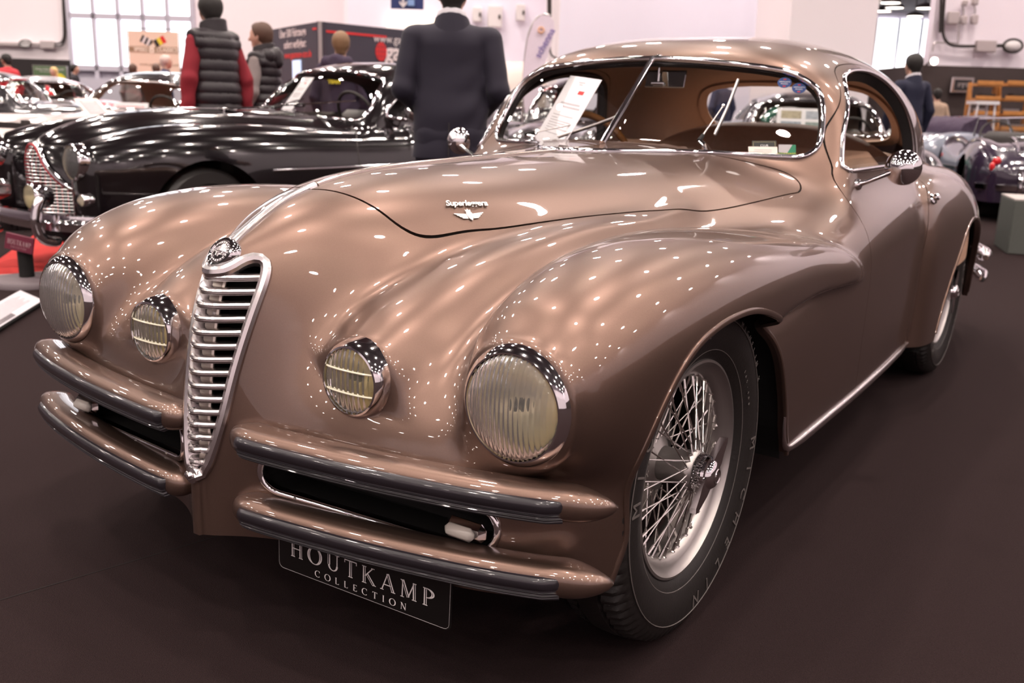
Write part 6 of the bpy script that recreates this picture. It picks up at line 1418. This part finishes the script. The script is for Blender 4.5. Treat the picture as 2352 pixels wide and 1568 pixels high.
TB = empty('folding_table', (0, 0, 0), label='small white folding trestle before the orange shelf rack', cat='table'); p0 = px(2255, 255, 17.9); b0 = np.array([*p0[:2], 0]); tz = float(px(2255, 236, 17.9)[2])
panel(G(), b0+[0, 0, tz], .42, .06, .4, HU).mk('table_top', mat('white_plastic', (.75, .72, .72), .5), TB, False)
for sg in (1, -1):
    for v in (-.15, .15): G().rod(b0+HU*.15*sg+HV*v+[0, 0, tz], b0+HU*.24*sg+HV*v, .02, 6).mk('table_leg', WHITE, TB)
PD = empty('pedestal_box', (0, 0, 0), label='grey-green display plinth on the carpet at the right edge', cat='plinth'); a = px_floor(2312, 583); hgt = .45; uu = HU*.96-HV*.28; uu /= np.linalg.norm(uu); vv = np.array([-uu[1], uu[0], 0])
panel(G(), a+uu*.30+vv*.30+[0, 0, hgt/2], .60, hgt, .60, uu, (0, 0, 1.), .008).mk('plinth_body', mat('plinth_grey_green', (.085, .090, .080), .6), PD, angle=30); panel(G(), a+uu*.30+vv*.30+[0, 0, hgt+.006], .60, .012, .60, uu).mk('plinth_top', mat('plinth_top', (.40, .36, .34), .5), PD, False); panel(G(), a+uu*.04+vv*.35+[0, 0, hgt*.28], .12, .06, .5, uu).mk('plinth_cable', WHITE, PD, False) if False else None
SP = empty('spot_lamp', (0, 0, 0), label='small bright spot lamp at the corner of the right partition', cat='lamp'); c = px(2140, 141, 19.8); G().lathe([(0, .0), (.05, .0), (.07, .06), (.075, .12)], 16, c=c, ax=-HV).mk('lamp_head', SATIN, SP); G().lathe([(0, .121), (.072, .121)], 16, c=c, ax=-HV).mk('lamp_glow', mat('lamp_glow', (1, .9, .8), .5, emit=(1., .9, .78), estr=6), SP, False); G().rod(c-HV*.02, c+HV*.25-[0, 0, .05], .02, 6).rod(c+HV*.25-[0, 0, .05], c+HV*.25-[0, 0, .35], .02, 6).mk('lamp_stem', DARK, SP)
for k in range(3): o = empty('bar_lamp', (0, 0, 0), label=('left', 'middle', 'right')[k]+' of three small warm lamps behind the man in the blazer', cat='lamp', group='warm bar lamps'); c = px(2090+9*k, 153, 19.0); G().ball(c, .035, 12, 8).mk('lamp_globe', mat('warm_glow', (1, .7, .3), .5, emit=(1., .66, .25), estr=5), o); G().rod(c, [*c[:2], 1.0], .012, 6).mk('lamp_stem', DARK, o)
# stand of the black coupe: lettered sign, tilted information board, barrier
HS = empty('stand_sign', (0, 0, 0), label='burgundy lettered sign on a round-based post before the black coupe', cat='sign'); b0 = px_floor(64, 652)
G().lathe([(0, .045), (.10, .044), (.19, .036), (.20, .02), (.20, 0)], 40, c=b0).mk('sign_base', mat('grey_disc', (.16, .13, .14), .45), HS); d0 = float((b0-CAMP) @ HV)
tp = px(55, 575, d0); G().rod(b0+[0, 0, .04], [b0[0], b0[1], tp[2]], .042, 16).mk('sign_post', BLACK, HS)
A, Bp, Cc = px(8, 531, d0-.06), px(70, 546, d0-.06), px(12, 570, d0-.06); ux = Bp-A; w = np.linalg.norm(ux); ux /= w; uy = A-Cc; h = np.linalg.norm(uy); uy = uy-ux*(uy @ ux); uy /= np.linalg.norm(uy); c = Cc+ux*w/2+uy*h/2
panel(G(), c, w*1.06, h*1.0, .012, ux, uy, .004).mk('sign_plate', mat('burgundy_plate', (.15, .02, .042), .5), HS, angle=30); n_ = np.cross(ux, uy); serif_text('sign_lettering', 'HOUTKAMP', c+n_*.007+uy*h*.02, ux, uy, h*.30, mat('pink_print', (.55, .38, .40), .6), HS, inline=False, width=w*.86); serif_text('sign_lettering', 'COLLECTION', c+n_*.007-uy*h*.27, ux, uy, h*.11, mat('pink_print', (.55, .38, .40), .6), HS, inline=False, gap=.7, width=w*.55)
IB = empty('information_board', (0, 0, 0), label='black-framed information board tilted on the carpet at the left edge', cat='board'); A = px_floor(-95, 818, .015); Bq = px_floor(104, 693, .015); Cq = px_floor(86, 645, .075); ux = Bq-A; w = np.linalg.norm(ux); ux /= w; uy = Cq-Bq; uy -= ux*(uy @ ux); h = np.linalg.norm(uy); uy /= h; c = A+ux*w/2+uy*h/2; n_ = np.cross(ux, uy)
panel(G(), c, w, h, .022, ux, uy, .006).mk('board_frame', BLACK, IB, angle=30); panel(G(), c+n_*.010, w*.95, h*.88, .006, ux, uy).mk('board_sheet', mat('pale_print', (.70, .66, .70), .35, coat=.6), IB, False)
for k in range(9): panel(G(), c+n_*.0145+ux*w*.16+uy*h*(.32-.06*k), w*.46*(1 if k % 3 else .8), h*.018, .002, ux, uy).mk('printed_line', INK, IB, False)
panel(G(), c+n_*.0145+ux*w*.02-uy*h*.30, w*.22, h*.16, .002, ux, uy).mk('printed_photo', mat('grey_photo', (.14, .12, .13), .5, noise=(30, .6)), IB, False)
for f_ in (-.4, .4): q = c+ux*w*f_+uy*h*.42-n_*.01; G().rod(q, [q[0], q[1], 0.], .012, 6).mk('board_prop', BLACK, IB)
BR = empty('belt_barrier', (0, 0, 0), label='dark retractable belt barrier with chrome post before the ivory car', cat='barrier'); d0 = 8.0; p0 = px(60, 290, d0); b0 = np.array([p0[0], p0[1], 0.])
G().lathe([(0, .03), (.15, .025), (.17, .01), (.17, 0)], 28, c=b0).mk('barrier_base', DARK, BR); G().rod(b0+[0, 0, .02], p0-[0, 0, .06], .032, 16).mk('barrier_post', SATIN, BR); G().lathe([(0, .05), (.036, .05), (.038, .04), (.038, -.06), (.03, -.065)], 20, c=p0).mk('belt_cassette', DARK, BR)
for e in (px(330, 295, 7.9), px(-60, 283, 8.1)): m_ = (p0+e)/2; L = np.linalg.norm(e-p0); ux = (e-p0)/L; panel(G(), m_, L, .05, .004, ux, np.cross(np.cross(ux, [0, 0, 1.]), ux)).mk('barrier_belt', mat('brown_belt', (.03, .022, .022), .8), BR, False)
BX = empty('lectern_box', (0, 0, 0), label='dark box with white printed top beside the belt barrier, left edge', cat='box'); c = px(12, 328, 7.6); panel(G(), [c[0], c[1], c[2]/2], .30, c[2], .25, HU).mk('box_body', DARK, BX, False); panel(G(), c+[0, 0, .03], .32, .03, .27, HU).mk('box_top', mat('grey_disc', (.16, .13, .14), .45), BX, False)
ST = empty('sign_stand', (0, 0, 0), label='white framed tilted text panel on a thin post before the ivory car', cat='sign'); d0 = 7.75; A, Bp, Cc, Dd = px(169, 226, d0+.1), px(222, 226, d0+.1), px(205, 268, d0-.12), px(258, 267, d0-.12); ux = Bp-A; w = np.linalg.norm(ux); ux /= w; 
V = [A, Bp, Dd, Cc]; up_ = np.cross(Bp-A, A-Cc); up_ /= np.linalg.norm(up_); up_ = up_ if up_ @ (CAMP-A) > 0 else -up_
mk('panel_frame', [p-up_*.012 for p in V]+[p for p in V], [(0, 1, 2, 3), (7, 6, 5, 4), (0, 4, 5, 1), (1, 5, 6, 2), (2, 6, 7, 3), (3, 7, 4, 0)], mat('cream_paper', (.82, .74, .68), .7), ST, False); cc = sum(V)/4; mk('panel_sheet', [cc+(p-cc)*.78+up_*.002 for p in V], [(0, 1, 2, 3)], mat('grey_sheet', (.42, .37, .38), .6), ST, False)
for k in range(5): q = cc+(A-Cc)*(.28-.12*k); mk('printed_line', [q-(Bp-A)*.25+up_*.003, q+(Bp-A)*(.25-.06*(k % 2))+up_*.003, q+(Bp-A)*(.25-.06*(k % 2))+(A-Cc)*.03+up_*.003, q-(Bp-A)*.25+(A-Cc)*.03+up_*.003], [(0, 1, 2, 3)], WHITE if k == 0 else INK, ST, False)
b0 = np.array([*px(215, 280, d0)[:2], 0]); G().rod(b0, cc-up_*.012, .014, 8).mk('stand_post', SATIN, ST); G().lathe([(0, .02), (.14, .015), (.15, 0)], 24, c=b0).mk('stand_base', SATIN, ST)
# carpet joints
for k, (p, q) in enumerate((((-40, 1390), (640, 1190)), ((330, 1278), (342, 1276)))):
    if k: break
    a, b = px_floor(*p), px_floor(*q); d = (b-a)/np.linalg.norm(b-a); o = panel(G(), (a+b)/2+[0, 0, .0006], np.linalg.norm(b-a), .003, .0008, d, np.cross([0, 0, 1.], d)).mk('trim_30', mat('carpet_joint', (.012, .008, .008), 1.), None, False); o['kind'] = 'structure'
# fixtures of the lamps in the hall beyond the opening
for k, (x, y, v) in enumerate(((2055, 14, 30), (2028, 22, 32), (2125, 15, 31), (2102, 34, 33.5), (2046, 2, 27))):
    o = empty('ceiling_lamp', (0, 0, 0), label='round bright ceiling lamp in the hall beyond the opening, '+('third from the left', 'leftmost', 'rightmost', 'fourth from the left', 'second from the left')[k], cat='lamp', group='ceiling lamps beyond the opening'); c = px(x, y, v)
    G().lathe([(.0, .10), (.12, .10), (.26, .02), (.28, -.06), (.26, -.06)], 24, c=c).mk('lamp_shade', SATIN, o); G().lathe([(0, -.05), (.25, -.05)], 24, c=c).mk('lamp_glow', mat('lamp_glow', (1, .9, .8), .5, emit=(1., .9, .78), estr=6), o, False); G().rod(c+[0, 0, .1], [c[0], c[1], 4.9], .02, 6).mk('lamp_stem', DARK, o)
